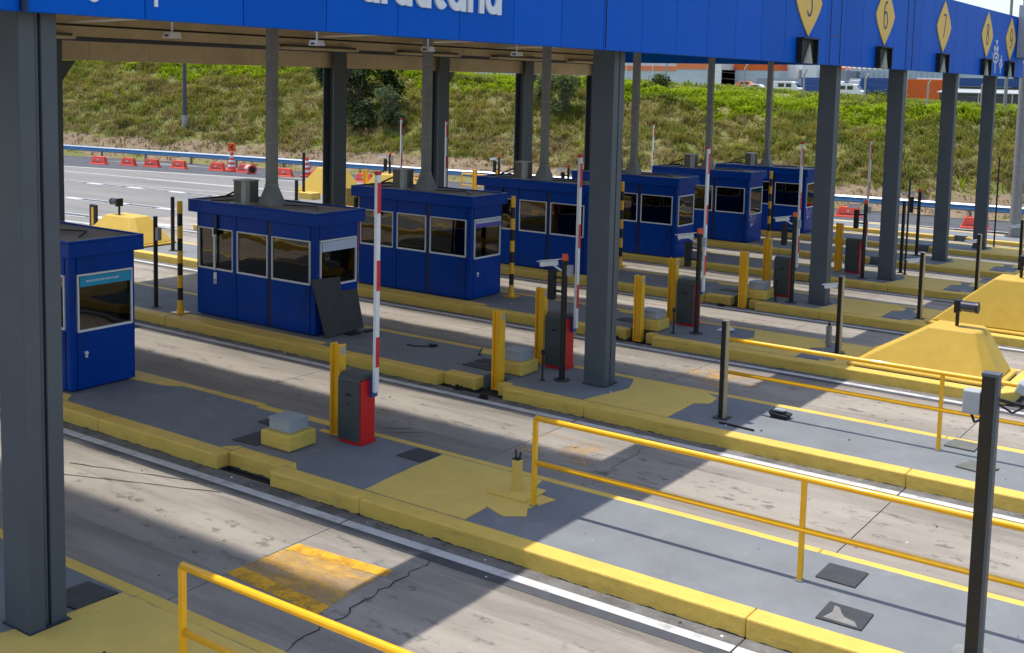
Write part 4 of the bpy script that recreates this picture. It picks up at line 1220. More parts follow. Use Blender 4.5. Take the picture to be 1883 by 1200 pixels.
MB().cyl((0, 0, .0), (0, 0, .46), .07, n=14).build('tube', 'yellow_flat', t)
b = MB(); b.box(-.06, -.05, .461, .05, .05, .47); b.tube([(-.02, 0, .47), (-.03, .01, .53), (-.045, .02, .58)], .012, 6); b.tube([(.03, 0, .47), (.035, .01, .51), (.03, .03, .55)], .015, 6)
b.build('torn_cables', 'black_matt', t)
MB().prism([(-.3, -.25), (.3, -.25), (.3, .25), (-.3, .25)], 0, .045).build('foot', 'yellow_flat', t, bevel=.015)

# ------------------------------------------------------------------ black and yellow poles
def make_striped():
    t = thing('striped_pole', 'x', 'pole', group='yellow and black striped poles')
    MB().box(-.16, -.16, 0, .16, .16, .02).build('base_plate', 'yellow', t)
    b = MB(); n = 9; z = .021; hh = 2.52 / n
    for i in range(n):
        m = 0 if i % 2 == 0 else 1
        r0 = .085 if i == 0 else .06
        b.cyl((0, 0, z), (0, 0, z + hh), r0 if i == 0 else .06, .06, 14, m); z += hh
    b.build('pole', ['yellow', 'black'], t)
    return t
st0 = make_striped()
for n, (x, y, lab) in enumerate(((-10.83, 10.5, 'yellow and black pole left of the booth with the leaning board'), (-6.46, 17.25, 'yellow and black pole right of the booth with the purple strip'),
                                 (-6.96, 23.6, 'yellow and black pole showing along the right edge of the middle column'), (-6.6, 28.6, 'yellow and black pole behind a boom, right of the middle column'),
                                 (-6.72, 34.3, 'farthest yellow and black pole, in front of the farthest booth'), (-10.75, 16.15, 'yellow and black pole top above the roof of the board booth'))):
    t = st0 if n == 0 else dup(st0)
    t.location = (x, y, isl(y)); t['label'] = lab

# ------------------------------------------------------------------ railings
def railing(y, x0, x1, step, first, h, hm, lab, r=.037):
    z = isl(y)
    t = thing('railing', lab, 'railing', (x0, y, z), group='yellow tube railings on the islands')
    L = x1 - x0
    MB().tube([(0 if first else .05, 0, h)] + [(q, 0, h) for q in rng(.5, L, 1.5)], r, 12).build('top_rail', 'rail', t, smooth=True)
    MB().tube([(.03, 0, hm), (L * .5, 0, hm), (L, 0, hm)], r * .9, 12).build('mid_rail', 'rail', t, smooth=True)
    xs_ = [q for q in ([0] if first else []) + [step + step * i for i in range(12)] if q <= L]
    for q in xs_:
        p = MB().box(q - .028, -.028, .006, q + .028, .028, h - r * .3).build('post', 'rail', t, bevel=.006)
        MB().cyl((q, 0, 0), (q, 0, .0055), .06, n=12).build('foot_plate', 'galv', p)
    return t
railing(5.76, 2.02, 14.5, 3.55, True, 1.15, .57, 'yellow railing that begins beside the yellow stub post in the middle foreground')
railing(11.44, 2.02, 14.5, 3.52, False, 1.18, .62, 'yellow railing that begins at the square black post')
railing(.28, 1.94, 12.0, 3.55, True, 1.11, .50, 'yellow railing cut by the bottom edge of the photo')
t = railing(33.7, -25.6, -21.6, 1.9, True, 1.15, .6, 'far yellow railing beyond the second booth roof')
t = railing(39.2, -25.0, -21.2, 1.9, True, 1.15, .6, 'far yellow railing left of the third booth')

# ------------------------------------------------------------------ yellow crash wedges with lamps
def wedge(x, y, base, plat, zt, lab, lamp=None, lamplab=None, face=1, z=None):
    """base and plat are (x0, x1, y0, y1) relative to the wedge's own origin"""
    t = thing('crash_wedge', lab, 'crash block', (x, y, isl(y) if z is None else z), group='yellow concrete crash wedges')
    (a0, a1, c0, c1), (p0, p1, q0, q1) = base, plat
    b = MB()
    e = .09
    b.prism([(a0, c0), (a1 - .25, c0), (a1, c0 + .4), (a1, c1 - .4), (a1 - .25, c1), (a0, c1)], .0, .07)
    b.build('plinth', 'wedge', t, bevel=.03)
    b = MB()
    lo = [(a0 + e, c0 + e + .02, .071), (a1 - .3, c0 + e + .02, .071), (a1 - e, c0 + .45, .071), (a1 - e, c1 - .45, .071), (a1 - .3, c1 - e - .02, .071), (a0 + e, c1 - e - .02, .071)]
    hi = [(p0, q0, zt), (p1 - .08, q0, zt), (p1, q0 + .14, zt), (p1, q1 - .14, zt), (p1 - .08, q1, zt), (p0, q1, zt)]
    b.hexa(lo, hi)
    b.build('block', 'wedge', t, bevel=.035)
    if lamp:
        lx, ly = lamp
        l = thing('signal_lamp', lamplab, 'lamp', (x + lx, y + ly, t.location.z + zt), rotz=0 if face > 0 else pi, group='black lamps on the crash wedges')
        MB().cyl((0, 0, 0), (0, 0, .30), .035, n=10).build('stem', 'black', l)
        MB().box(-.05, -.12, .27, .05, .12, .52).build('back_plate', 'black', l, bevel=.008)
        MB().cyl((.05, 0, .40), (.37, 0, .40), .105, n=18).build('barrel', 'lens', l)
        MB().cyl((.33, 0, .40), (.38, 0, .40), .112, n=18).build('rim', 'black', l)
    return t
wedge(4.0, 16.72, (-1.40, 1.45, -.86, .98), (-.0, .92, -.35, .45), .89, 'near large yellow crash wedge at the right, behind the second railing', (.42, .05), 'black lamp on the near large wedge')
wedge(4.0, 22.2, (-1.40, 1.45, -.86, .98), (-.02, .9, -.4, .45), 1.18, 'second yellow crash wedge, cut by the right edge of the photo', (.45, .1), 'black lamp on the second wedge at the right edge')
wedge(4.0, 27.7, (-1.40, 1.45, -.86, .98), (.1, .85, -.4, .45), 1.12, 'third yellow crash wedge, mostly hidden beyond the second one')
wedge(-20.9, 16.6, (-1.5, 1.35, -.95, .95), (-.8, .5, -.35, .4), .85, 'yellow crash wedge left of the striped pole, behind the nearest booth', (-.4, -.1), 'black lamp on the left wedge above the nearest booth', -1)
wedge(-31.6, 36.7, (-1.6, 1.7, -1.1, 1.1), (-.6, .8, -.4, .4), 1.3, 'lone pale yellow crash wedge left of the sign-bearing rear column', z=gz(36.7) - K)
wedge(-24.0, 33.0, (-1.9, 2.0, -.95, .95), (-.9, .6, -.4, .4), 1.35, 'far yellow crash wedge behind a raised boom and a beacon pole')

# ------------------------------------------------------------------ cover plates, litter, small items on the islands
def cover(k, pts, lab, dz=.012, mt='plate'):
    b = MB(); cx = sum(p[0] for p in pts) / len(pts); cy = sum(p[1] for p in pts) / len(pts)
    P = [(x - cx, y - cy) for x, y in pts]
    b.prism(P, 0, dz + .005)
    tag(b.build('cover_plate', mt, loc=(cx, cy, ISL[k].location.z - .005), bevel=.003), lab, 'cover plate', 'steel cover plates set in the islands')
cover(1, [(-2.97, 5.14), (-2.50, 5.17), (-2.48, 5.62), (-2.95, 5.66)], 'dark square cover plate left of the nearest yellow plinth')
cover(1, [(-3.35, 5.98), (-2.85, 5.95), (-2.82, 6.40), (-3.3, 6.44)], 'dark cover plate behind the nearest yellow plinth')
cover(1, [(-.62, 6.14), (-.16, 6.12), (-.16, 6.56), (-.60, 6.57)], 'chipped dark cover plate right of the nearest barrier gate')
cover(1, [(5.68, 5.94), (6.13, 5.93), (6.13, 6.39), (5.68, 6.39)], 'farther of two dark cover plates beside the foreground railing')
cover(1, [(6.04, 4.98), (6.51, 4.99), (6.50, 5.42), (6.03, 5.43)], 'nearer of two cover plates by the foreground railing, with a pale stain')
cover(2, [(5.95, 10.80), (6.37, 10.72), (6.49, 11.08), (6.07, 11.2)], 'grey cover plate left of the tall post, nearer one', .02, 'cover_grey')
cover(2, [(5.55, 11.7), (6.0, 11.68), (6.0, 12.1), (5.6, 12.12)], 'pale cover plate left of the tall post, under the second railing', .02, 'cover_grey')
cover(2, [(-3.1, 10.88), (-2.45, 10.85), (-2.42, 11.15), (-3.08, 11.18)], 'dark cover plate left of the notch bollard')
cover(2, [(-3.1, 11.28), (-2.6, 11.25), (-2.55, 11.52), (-3.05, 11.55)], 'dark cover plate behind the notch bollard')
cover(0, [(-.56, .50), (-.06, .56), (-.06, 1.05), (-.54, 1.02)], 'dark cover plate beside the foot of the big left column')
cover(0, [(3.0, .62), (3.6, .62), (3.6, .98), (3.0, .98)], 'dark cover plate at the bottom edge inside the foreground railing')
for k in (3, 4, 5, 6):
    y = S * k
    cover(k, [(1.72, y - .55), (2.3, y - .55), (2.2, y + .45), (1.8, y + .5)], {3: 'blue-grey plate around the camera post before the near wedge', 4: 'blue-grey plate at the post left of the wedge lamp', 5: 'blue-grey plate at the post below seven and eight', 6: 'blue-grey plate at the right edge post'}[k], .006, 'grey_top')
    if k < 5: cover(k, [(-3.0, y + .05), (-2.5, y + .03), (-2.45, y + .4), (-2.95, y + .42)], {3: 'dark plate left of the paper gate', 4: 'dark plate left of the farther grey gate'}[k])
st = MB(); st.add([(6.10, 5.03, 0), (6.46, 5.02, 0), (6.40, 5.12, 0), (6.28, 5.16, 0), (6.22, 5.24, 0), (6.17, 5.34, 0), (6.11, 5.36, 0), (6.14, 5.20, 0)], [tuple(range(8))])
ps = [o for o in COL.objects if o.get('label', '').startswith('nearer of two cover')][0]
so = st.build('pale_stain', 'patch_grey', ps); so.location = (-ps.location.x, -ps.location.y, .0175)
b = MB(); b.add([(-.2, -.12, .004), (.05, -.2, .01), (.2, -.02, .05), (.02, .16, .06), (-.18, .1, .02)], [(0, 1, 2, 3, 4)])
b.add([(-.2, -.12, 0), (.05, -.2, .004), (.2, -.02, .044), (.02, .16, .054), (-.18, .1, .014)], [(4, 3, 2, 1, 0)])
tag(b.build('paper_sheet', 'paper', loc=(-.55, 17.2, isl(17))), 'crumpled white paper lying beside the third gate', 'paper')
b = MB(); b.tube([(-.4, -.1, .01), (-.2, -.12, .012), (.0, 0, .015), (.05, .12, .015)], .012, 6); b.box(.0, .1, 0, .16, .2, .04); b.box(.08, .04, 0, .12, .12, .03)
tag(b.build('cable_scrap', 'black_matt', loc=(-4.55, 11.55, isl(11))), 'black cable scrap on the grey island before the leaning board', 'debris')
b = MB(); b.tube([(0, 0, .01), (.02, 0, .09), (.06, .02, .15)], .012, 6); b.box(-.03, -.03, 0, .03, .03, .012)
tag(b.build('cable_stub', 'black_matt', loc=(-3.3, 11.7, isl(11))), 'bent black cable stub left of the notch bollard', 'debris')
t = thing('broken_lamp_base', 'broken dark lamp base lying by the second railing', 'debris', (3.02, 11.52, isl(11)))
MB().hexa([(-.14, -.10, 0), (.12, -.10, 0), (.12, .08, 0), (-.14, .08, 0)], [(-.19, -.13, .10), (.14, -.13, .06), (.16, .11, .07), (-.18, .11, .12)]).build('shell', 'black_matt', t, bevel=.01)
MB().box(-.12, -.08, .115, .06, .06, .128).build('glass_face', 'greybox', t)
b = MB(); b.tube([(0, 0, .012), (.3, -.02, .012), (.62, -.05, .012)], .016, 6)  # thin dark strip laid flat on the island top
tag(b.build('dark_strip', 'black', loc=(2.35, 10.58, isl(11))), 'short dark strip on the island at the shadow edge', 'bar')
for (x, y, lab) in ((-2.55, 10.2, 'black cable clamp at the foot of the kerb left of the notch bollard'), (-1.85, 10.02, 'black cable clamp at the foot of the kerb right of the notch bollard'), (-2.5, 15.75, 'black cable clamp at the kerb notch right of the middle column'),
                    (-2.4, 21.0, 'black cable clamp at the kerb below the farther plinth')):
    b = MB(); b.box(-.09, -.05, 0, .09, .05, .03); b.box(-.06, -.04, .031, -.01, .04, .09); b.box(.02, -.03, .031, .07, .04, .08)
    tag(b.build('cable_clamp', 'black_matt', loc=(x, y - .13, gz(y) - K), bevel=.008), lab, 'clamp', 'cable clamps along the kerbs')
random.seed(11)
b = MB()
for _ in range(420):
    k = random.randint(0, 5); x = random.uniform(-9, 9); y = S * k + random.choice([-1.06, -1.03, random.uniform(1.6, 4.1), random.uniform(-.5, 1.0)])
    z = (gz(y) - K) if (y - S * k < -.97 or y - S * k > 1.3) else isl(y)
    s = random.uniform(.006, .02)
    b.add([(x - s, y - s * .6, z + .006), (x + s * .7, y - s, z + .006), (x + s, y + s * .8, z + .006), (x - s * .4, y + s, z + .006), (x, y, z + .006 + s * .8)], [(0, 1, 4), (1, 2, 4), (2, 3, 4), (3, 0, 4)], random.choice((0, 0, 0, 0, 1, 1, 1, 2)))
stuff(tag(b.build('road_grit', ['patch_grey', 'crack', 'paper']), 'small grit and litter scattered over lanes and islands', 'grit'))

# sign, extinguisher and red board around the far side
t = thing('wall_sign', 'small red and white sign on a rear canopy column', 'sign', (-16.985, 22.12, isl(22) + 1.35))
MB().box(0, -.14, 0, .012, .14, .42).build('plate', 'red', t); MB().box(.0125, -.09, .06, .015, .09, .36).build('white_field', 'white', t); MB().box(.0155, -.03, .1, .018, .03, .32).build('red_symbol', 'red', t)
t = thing('fire_extinguisher', 'red fire extinguisher at the foot of the sign-bearing rear column', 'extinguisher', (-17.55, 21.5, isl(22) + .35))
MB().cyl((0, 0, 0), (0, 0, .62), .11, n=12).build('cylinder', 'red', t); MB().cyl((0, 0, .62), (0, 0, .72), .05, n=8).build('valve', 'black', t)
MB().box(-.14, -.14, -.35, .14, .14, -.005).build('stand', 'black', t)
t = thing('gate_leaf', 'red panel with a yellow edge right of the board booth', 'gate', (-11.1, 16.55, isl(16)))
MB().box(-.22, -.02, .75, .12, .02, 1.85).build('red_panel', 'red', t); MB().box(.121, -.03, .55, .2, .03, 1.95).build('yellow_edge', 'yellow', t)
MB().box(-.25, -.03, .3, .2, .03, .74).build('foot_frame', 'wedge', t, bevel=.02); MB().box(-.2, -.03, 0, -.1, .03, .3).build('leg', 'galv', t)
MB().box(-.3, -.1, 1.96, .24, .1, 2.42).build('yellow_box', 'wedge', t, bevel=.02)

# ------------------------------------------------------------------ road barriers and cones far left
def make_barrier():
    t = thing('water_barrier', 'x', 'road barrier', group='orange water-filled road barriers')
    MB().hexa([(-.66, -.22, 0), (.66, -.22, 0), (.66, .22, 0), (-.66, .22, 0)], [(-.62, -.18, .10), (.62, -.18, .10), (.62, .18, .10), (-.62, .18, .10)]).build('foot', 'barrier', t, bevel=.02)
    MB().hexa([(-.60, -.16, .101), (.60, -.16, .101), (.60, .16, .101), (-.60, .16, .101)], [(-.46, -.08, .52), (.50, -.08, .52), (.50, .08, .52), (-.46, .08, .52)]).build('body', 'barrier', t, bevel=.03)
    MB().cyl((-.35, 0, .521), (-.35, 0, .58), .045, n=8).build('filler_cap', 'barrier', t)
    MB().box(-.05, -.155, .24, .05, -.125, .34).build('pale_spot', 'white', t)
    MB().box(-.40, -.152, .14, .42, -.13, .18).build('ground_slot', 'shed_dark', t)
    return t
ba0 = make_barrier()
BAR = [(-55.1, 39.5, .18, 'leftmost orange road barrier under the guardrail'), (-53.4, 40.5, .12, 'second orange road barrier from the left column'), (-51.8, 41.1, .15, 'wide orange road barrier, third from the left column'),
       (-50.1, 41.9, .1, 'orange road barrier left of the lamp post foot'), (-47.6, 42.9, .12, 'orange road barrier directly left of the arrow cone'), (-45.6, 43.5, .2, 'orange road barrier behind the fallen drum'),
       (-41.9, 43.3, .1, 'orange road barrier behind the first duct'), (-39.6, 43.9, .12, 'orange road barrier left of the pale lone wedge'), (-36.5, 44.6, .1, 'orange road barrier behind the red and grey gate'),
       (-8.9, 49.6, .2, 'orange road barrier right of the column below number five'), (-2.9, 49.5, .2, 'orange road barrier behind the column below number eight'), (-24, 46.2, .1, 'orange road barrier far behind the third booth roof')]
for n, (x, y, a, lab) in enumerate(BAR):
    t = ba0 if n == 0 else dup(ba0)
    t.location = (x, y, gz(y) - K + .008); t.rotation_euler.z = a; t['label'] = lab
def make_cone(sign):
    b = MB(); z = .12
    hs = [.2, .13, .16, .13, .16, .13, .2]
    r = .27
    for i, h in enumerate(hs):
        r1 = r - .026
        b.cyl((0, 0, z), (0, 0, z + h), r, r1, 14, i % 2); r = r1; z += h
    return b
def cone(x, y, lab, top):
    t = thing('traffic_cone', lab, 'cone', (x, y, gz(y) - K + .008), group='tall orange and white channelising cones')
    MB().prism([(.42 * cos(2 * pi * i / 8), .42 * sin(2 * pi * i / 8)) for i in range(8)], 0, .12).build('base', 'barrier', t, bevel=.02)
    make_cone(0).build('striped_body', ['barrier', 'white'], t)
    if top == 'sign':
        s = MB().box(-.02, -.24, 1.28, .02, .24, 1.80)
        s = s.build('arrow_sign', 'orange', t, bevel=.04); s.rotation_euler.z = -.9
        b = MB(); b.add([(.024, .09, 1.72), (.024, -.10, 1.54), (.024, .09, 1.36), (.024, .09, 1.48), (.024, .02, 1.54), (.024, .09, 1.60)], [(0, 1, 4, 5), (1, 2, 3, 4)])
        b.build('chevron', 'black', s)
    if top == 'light':
        MB().box(-.08, -.1, 1.24, .08, .1, 1.5).build('lamp_head', 'yellow', t, bevel=.03)
cone(-46.7, 43.3, 'tall striped cone carrying an orange arrow sign', 'sign')
cone(-41.0, 44.3, 'tall striped cone right of the first duct', '')
cone(-38.6, 45.0, 'tall striped cone with a yellow lamp left of the sign-bearing rear column', 'light')
t = thing('fallen_drum', 'orange and white drum lying on its side among the barriers', 'drum', (-44.6, 43.0, gz(43) - K + .3), rotz=-.5)
b = MB(); b.cyl((-.75, 0, 0), (-.45, 0, -.0), .2, .22, 14, 1); b.cyl((-.449, 0, 0), (-.1, 0, 0), .22, .25, 14, 0); b.cyl((-.099, 0, 0), (.1, 0, 0), .25, .26, 14, 1); b.cyl((.101, 0, 0), (.45, 0, 0), .26, .3, 14, 0)
b.build('drum_body', ['barrier', 'white'], t)
MB().cyl((.451, 0, 0), (.46, 0, 0), .2, .2, 14).build('drum_mouth', 'black', t)

# ------------------------------------------------------------------ guardrail
gr = thing('guardrail', 'long steel guardrail with a blue band at the foot of the embankment', 'guardrail', (0, 0, 0))
gpts = []
x = -84.0
while x < 22:
    gpts.append((x, guard_y(x))); x += 3.8
for (xa, ya), (xb, yb) in zip(gpts, gpts[1:]):
    za, zb = gz(ya) - K, gz(yb) - K
    b = MB()
    def wbeam(z0, z1, o0, o1, m):
        d = Vector((xb - xa, yb - ya)).normalized(); n = Vector((d.y, -d.x))
        b.add([(xa + n.x * o0, ya + n.y * o0, za + z0), (xb + n.x * o0, yb + n.y * o0, zb + z0), (xb + n.x * o1, yb + n.y * o1, zb + z1), (xa + n.x * o1, ya + n.y * o1, za + z1)], [(0, 1, 2, 3)], m)
    wbeam(.46, .53, .02, .10, 0); wbeam(.53, .60, .10, .03, 1); wbeam(.60, .66, .03, .03, 1); wbeam(.66, .74, .03, .10, 1); wbeam(.74, .81, .10, .02, 0); wbeam(.81, .82, .02, -.03, 0); wbeam(.46, .82, -.03, -.03, 0)
    b.build('rail_beam', ['guard', 'guard_blue'], gr)
gp0 = None
for (xa, ya) in gpts:
    if gp0 is None:
        gp0 = MB().box(-.05, -.02, -.1, .05, .12, .78).build('guard_post', 'galv', gr); o = gp0
    else:
        o = gp0.copy(); COL.objects.link(o); o.parent = gr
    o.location = (xa, ya, gz(ya) - K)

b = MB(); v = []; vx = rng(-110, 45, 1.0)
for x in vx:
    for j in range(6):
        d = .55 + j * .55 + (.9 * mnoise.noise(Vector((x * .35, 7, 2))) if j == 5 else 0)
        y = guard_y(x) + d
        v.append((x, y, terrain(x, y) + (.085 if d < 1.0 else .06) + .05 * mnoise.noise(Vector((x * 1.3, y * 1.3, 5)))))
b.add(v, [(i * 6 + j, (i + 1) * 6 + j, (i + 1) * 6 + j + 1, i * 6 + j + 1) for i in range(len(vx) - 1) for j in range(5)])
struct(b.build('verge', 'verge', smooth=True))

# ------------------------------------------------------------------ embankment growth
def rnd_clump(b, x, y, z, n, h, w, m, lean=.6, rg=random):
    for _ in range(n):
        a = rg.uniform(0, 2 * pi); l = h * rg.uniform(.55, 1.2); le = lean * rg.uniform(.2, 1.2)
        px, py = x + rg.uniform(-.28, .28), y + rg.uniform(-.28, .28)
        dx, dy = cos(a), sin(a); ww = w * rg.uniform(.6, 1.4)
        qx, qy = -dy * ww / 2, dx * ww / 2
        m1 = (px + dx * le * l * .45, py + dy * le * l * .45, z + l * .6)
        tp = (px + dx * le * l * 1.1, py + dy * le * l * 1.1, z + l * rg.uniform(.7, 1.0))
        b.add([(px - qx, py - qy, z - .1), (px + qx, py + qy, z - .1), (m1[0] + qx, m1[1] + qy, m1[2]), (m1[0] - qx, m1[1] - qy, m1[2]), tp], [(0, 1, 2, 3), (3, 2, 4)], m)
rg = random.Random(5)
gb = MB()
cnt = 0
while cnt < 21000:
    x = rg.uniform(-105, 14)
    d = rg.uniform(.9, 19)
    # keep to the band that the place shows
    if x < -85 and d < 4: continue
    y = guard_y(x) + d
    z = terrain(x, y)
    n1 = mnoise.noise(Vector((x * .16, y * .16, 3))) + .5 * mnoise.noise(Vector((x * .5, y * .5, 8)))
    n2 = mnoise.noise(Vector((x * .3, y * .3, 21)))
    t = d + n1 * 3
    cnt += 1
    if d < 3.2 + n2 * 1.2:
        if rg.random() < .55: continue
        rnd_clump(gb, x, y, z, 7, .22, .06, 3, 1.3, rg)
    elif t > 12.2 - max(0, (x + 40)) * .03:
        rnd_clump(gb, x, y, z, 14, .34 * (.5 + rg.random()), .085, 2 if n2 > -.25 else 1, 1.2, rg)
    else:
        q = rg.random() * .8 + n1 * .75
        m = 3 if q > (.36 if d < 6.5 else .70) else (0 if q > .22 else 1)
        if n2 > .30 and rg.random() < .5: m = 2 if rg.random() < .25 else 0
        if n2 < -.38 and rg.random() < .6: m = 3
        rnd_clump(gb, x, y, z, 16, (.44 if m != 3 else .36) * (.5 + 1.0 * rg.random() ** 1.5), .042, m, 1.2, rg)
stuff(tag(gb.build('embankment_grass', ['g_olive', 'g_green', 'g_lime', 'g_dry']), 'rough tufted grass and creepers covering the embankment', 'grass'))
gb = MB(); rg = random.Random(9); cnt = 0
while cnt < 2600:
    x = rg.uniform(-60, 14); y = guard_y(x) + rg.uniform(18, 70); cnt += 1
    rnd_clump(gb, x, y, terrain(x, y), 7, .5, .10, 1 if rg.random() < .6 else 0, .8, rg)
stuff(tag(gb.build('meadow_grass', ['g_lime', 'g_green']), 'bright green grass on the bank top', 'grass'))

def plant(name, x, y, z, h, r, nleaf, leaf, m, lab, cat, trunkh, rg, lobes=9, ry=None, group=None):
    t = thing(name, lab, cat, (x, y, z), group=group)
    b = MB()
    top = h * .75
    b.tube([(0, 0, -.3), (.03 * r, .02, trunkh * .5), (.05 * r, -.03, top)], .06 * r + .02, 7)
    cs = []
    for i in range(lobes):
        a = rg.uniform(0, 2 * pi); q = rg.uniform(.15, .75) * r; zz = rg.uniform(trunkh, h - .35 * r)
        c = (cos(a) * q, sin(a) * q, zz); cs.append((c, rg.uniform(.32, .6) * r))
        b.tube([(.03 * r, 0, trunkh * .6), (c[0] * .5, c[1] * .5, (trunkh * .6 + c[2]) / 2 + .1), c], .025 * r + .008, 5)
    b.build('trunk', 'bark', t)
    b = MB()
    for _ in range(nleaf):
        (c, cr) = rg.choice(cs)
        v = Vector((rg.gauss(0, 1), rg.gauss(0, 1), rg.gauss(0, .8))).normalized() * cr * rg.uniform(.45, 1.08)
        p = Vector(c) + v
        if p.z < .1: p.z = rg.uniform(.1, .5)
        a = Vector((rg.uniform(-1, 1), rg.uniform(-1, 1), rg.uniform(-.8, .3))).normalized()
        e = a.cross(Vector((rg.uniform(-1, 1), rg.uniform(-1, 1), rg.uniform(-1, 1)))).normalized()
        l = leaf * rg.uniform(.6, 1.3)
        b.add([p, p + a * l * .5 + e * l * .22, p + a * l, p + a * l * .5 - e * l * .22], [(0, 1, 2, 3)], 0 if rg.random() < .75 else 1)
    b.build('crown', m, t)
    return t
rg = random.Random(3)
plant('leafy_tree', -46.3, 54.6, terrain(-46.3, 54.6), 4.6, 1.9, 2800, .28, ['g_dark', 'g_sage'], 'dark leafy tree on the slope just right of the sign-bearing rear column', 'tree', .9, rg)
plant('leafy_tree', -44.6, 56.0, terrain(-44.6, 56.0), 3.8, 1.5, 2200, .28, ['g_dark', 'g_green'], 'dark tree with bare stems behind the grey-green shrub', 'tree', 1.0, rg)
plant('leafy_tree', -49.8, 55.4, terrain(-49.8, 55.4), 3.8, 1.5, 2200, .28, ['g_dark', 'g_sage'], 'dark tree showing left of the sign-bearing rear column', 'tree', .9, rg)
plant('leafy_shrub', -42.4, 53.9, terrain(-42.4, 53.9), 2.9, 1.2, 1800, .26, ['g_sage', 'g_sage'], 'big-leaved grey-green shrub right of the dark trees', 'shrub', .4, rg)
plant('leafy_shrub', -44.6, 53.2, terrain(-44.6, 53.2), 2.0, 1.2, 1500, .26, ['g_dark', 'g_sage'], 'dark shrub at the foot of the dark trees', 'shrub', .3, rg)
plant('leafy_shrub', -31.4, 58.6, terrain(-31.4, 58.6), 2.9, 1.3, 1700, .24, ['g_sage', 'g_green'], 'grey-green shrub left of the wide middle column', 'shrub', .5, rg)
plant('leafy_shrub', -33.2, 58.8, terrain(-33.2, 58.8), 2.4, 1.0, 1100, .24, ['g_sage', 'g_olive'], 'smaller sage shrub right of the third duct', 'shrub', .4, rg)
plant('leafy_shrub', -27.9, 65.5, terrain(-27.9, 65.5), 1.5, .9, 900, .2, ['g_dark', 'g_green'], 'dark little bush at the bank top right of the middle column', 'shrub', .2, rg)
plant('leafy_shrub', -15.5, 76.0, terrain(-15.5, 76.0), 1.4, 1.6, 900, .22, ['g_green', 'g_lime'], 'green bush mound in front of the orange container', 'shrub', .2, rg)

# lamp posts on the bank
for (x, y, z0, h, r, lab) in ((-58.8, 49.4, None, 8.0, .16, 'tall dark lamp post against the embankment at the left'), (-66.5, 58.5, None, 7.0, .12, 'second thinner post under the rear beam at the left')):
    zz = terrain(x, y)
    t = thing('lamp_post', lab, 'lamp post', (x, y, zz - .1))
    MB().cyl((0, 0, 1.0), (0, 0, h), r, r * .7, 10).build('pole', 'shed_dark', t); MB().cyl((0, 0, 0), (0, 0, 1.0), r * 1.35, r * 1.3, 10).build('base', 'concrete_post', t)
    MB().bar((0, 0, h - .1), (1.4, -.6, h + .2), .08, .08).build('arm', 'shed_dark', t)
# fence along the bank top
fp = thing('boundary_fence', 'thin wire boundary fence on cranked concrete posts along the bank top', 'fence', (0, 0, 0))
FP = [(-44.5, 85), (-40.3, 84), (-37.0, 83.5), (-32.3, 82), (-27.7, 79), (-23.2, 80), (-18.4, 80), (-14.6, 83), (-11.2, 85), (-8.3, 85), (-4.5, 86)]
for (x, y) in FP:
    z = terrain(x, y)
    b = MB(); b.box(-.06, -.06, -.3, .06, .06, 1.85); b.bar((0, 0, 1.84), (.28, -.2, 2.25), .1, .1)
    b.build('fence_post', 'concrete_post', fp, (x, y, z))
b = MB()
for (xa, ya), (xb, yb) in zip(FP, FP[1:]):
    for h in (.5, 1.0, 1.5):
        b.bar((xa, ya, terrain(xa, ya) + h), (xb, yb, terrain(xb, yb) + h), .012, .012)
b.build('fence_wire', 'galv', fp)

# ------------------------------------------------------------------ far buildings and vehicles
def faraway(name, lab, cat, x, y, group=None, z=None):
    return thing(name, lab, cat, (x, y, terrain(x, y) if z is None else z), group=group)
wh = thing('warehouse', 'long pale warehouse with an orange band, behind the bank', 'warehouse', (-107, 200, 3.5))
MB().box(-45, 0, 0, 12.3, 40, 9.2).build('wall', 'wall_pale', wh)
MB().box(-45, -.15, 4.4, 12.3, -.01, 5.35).build('orange_band', 'wall_orange', wh)
MB().box(12.31, -2.0, 0, 22.0, 40, 4.75).build('wall', 'wall_pale', wh)
b = MB(); b.hexa([(12.31, -2.1, 4.76), (20.3, -2.1, 4.76), (20.3, 39, 4.76), (12.31, 39, 4.76)], [(12.31, -2.1, 6.2), (20.3, -2.1, 7.2), (20.3, 39, 7.2), (12.31, 39, 6.2)])
b.build('orange_hall', 'wall_orange', wh)
MB().box(20.31, -2.3, 0, 22.0, 39, 7.4).build('white_pillar', 'white', wh)
MB().box(12.31, -1.9, 6.95, 20.3, 38, 9.2).build('upper_wall', 'wall_pale', wh)
for i in range(14):
    MB().box(-30 + i * 3, -.2, .1, -30 + i * 3 + .12, -.16, 9.1).build('cladding_rib', 'white', wh)
MB().box(-6, -.1, .6, 1, -.02, 2.6).build('loading_door', 'tank_grey', wh)
w2 = thing('warehouse', 'second warehouse block with a rusty orange upper wall', 'warehouse', (-84.5, 203, 3.4))
MB().box(0, 0, 0, 9, 45, 4.9).build('wall', 'wall_pale', w2)
b = MB(); b.hexa([(0, -.1, 4.91), (9, -.1, 4.91), (9, 45, 4.91), (0, 45, 4.91)], [(0, -.1, 7.3), (9, -.1, 6.2), (9, 45, 6.2), (0, 45, 7.3)]); b.build('orange_upper_wall', 'cont_orange', w2)
MB().box(9.5, 6, 0, 20, 45, 5.2).build('grey_hall', 'tank_grey', w2)
lw = thing('low_wall', 'low grey yard wall in front of the parked vehicles', 'wall', (-77, 196, 3.6)); MB().box(0, 0, 0, 25, .4, 3.2).build('wall_panel', 'tank_grey', lw)
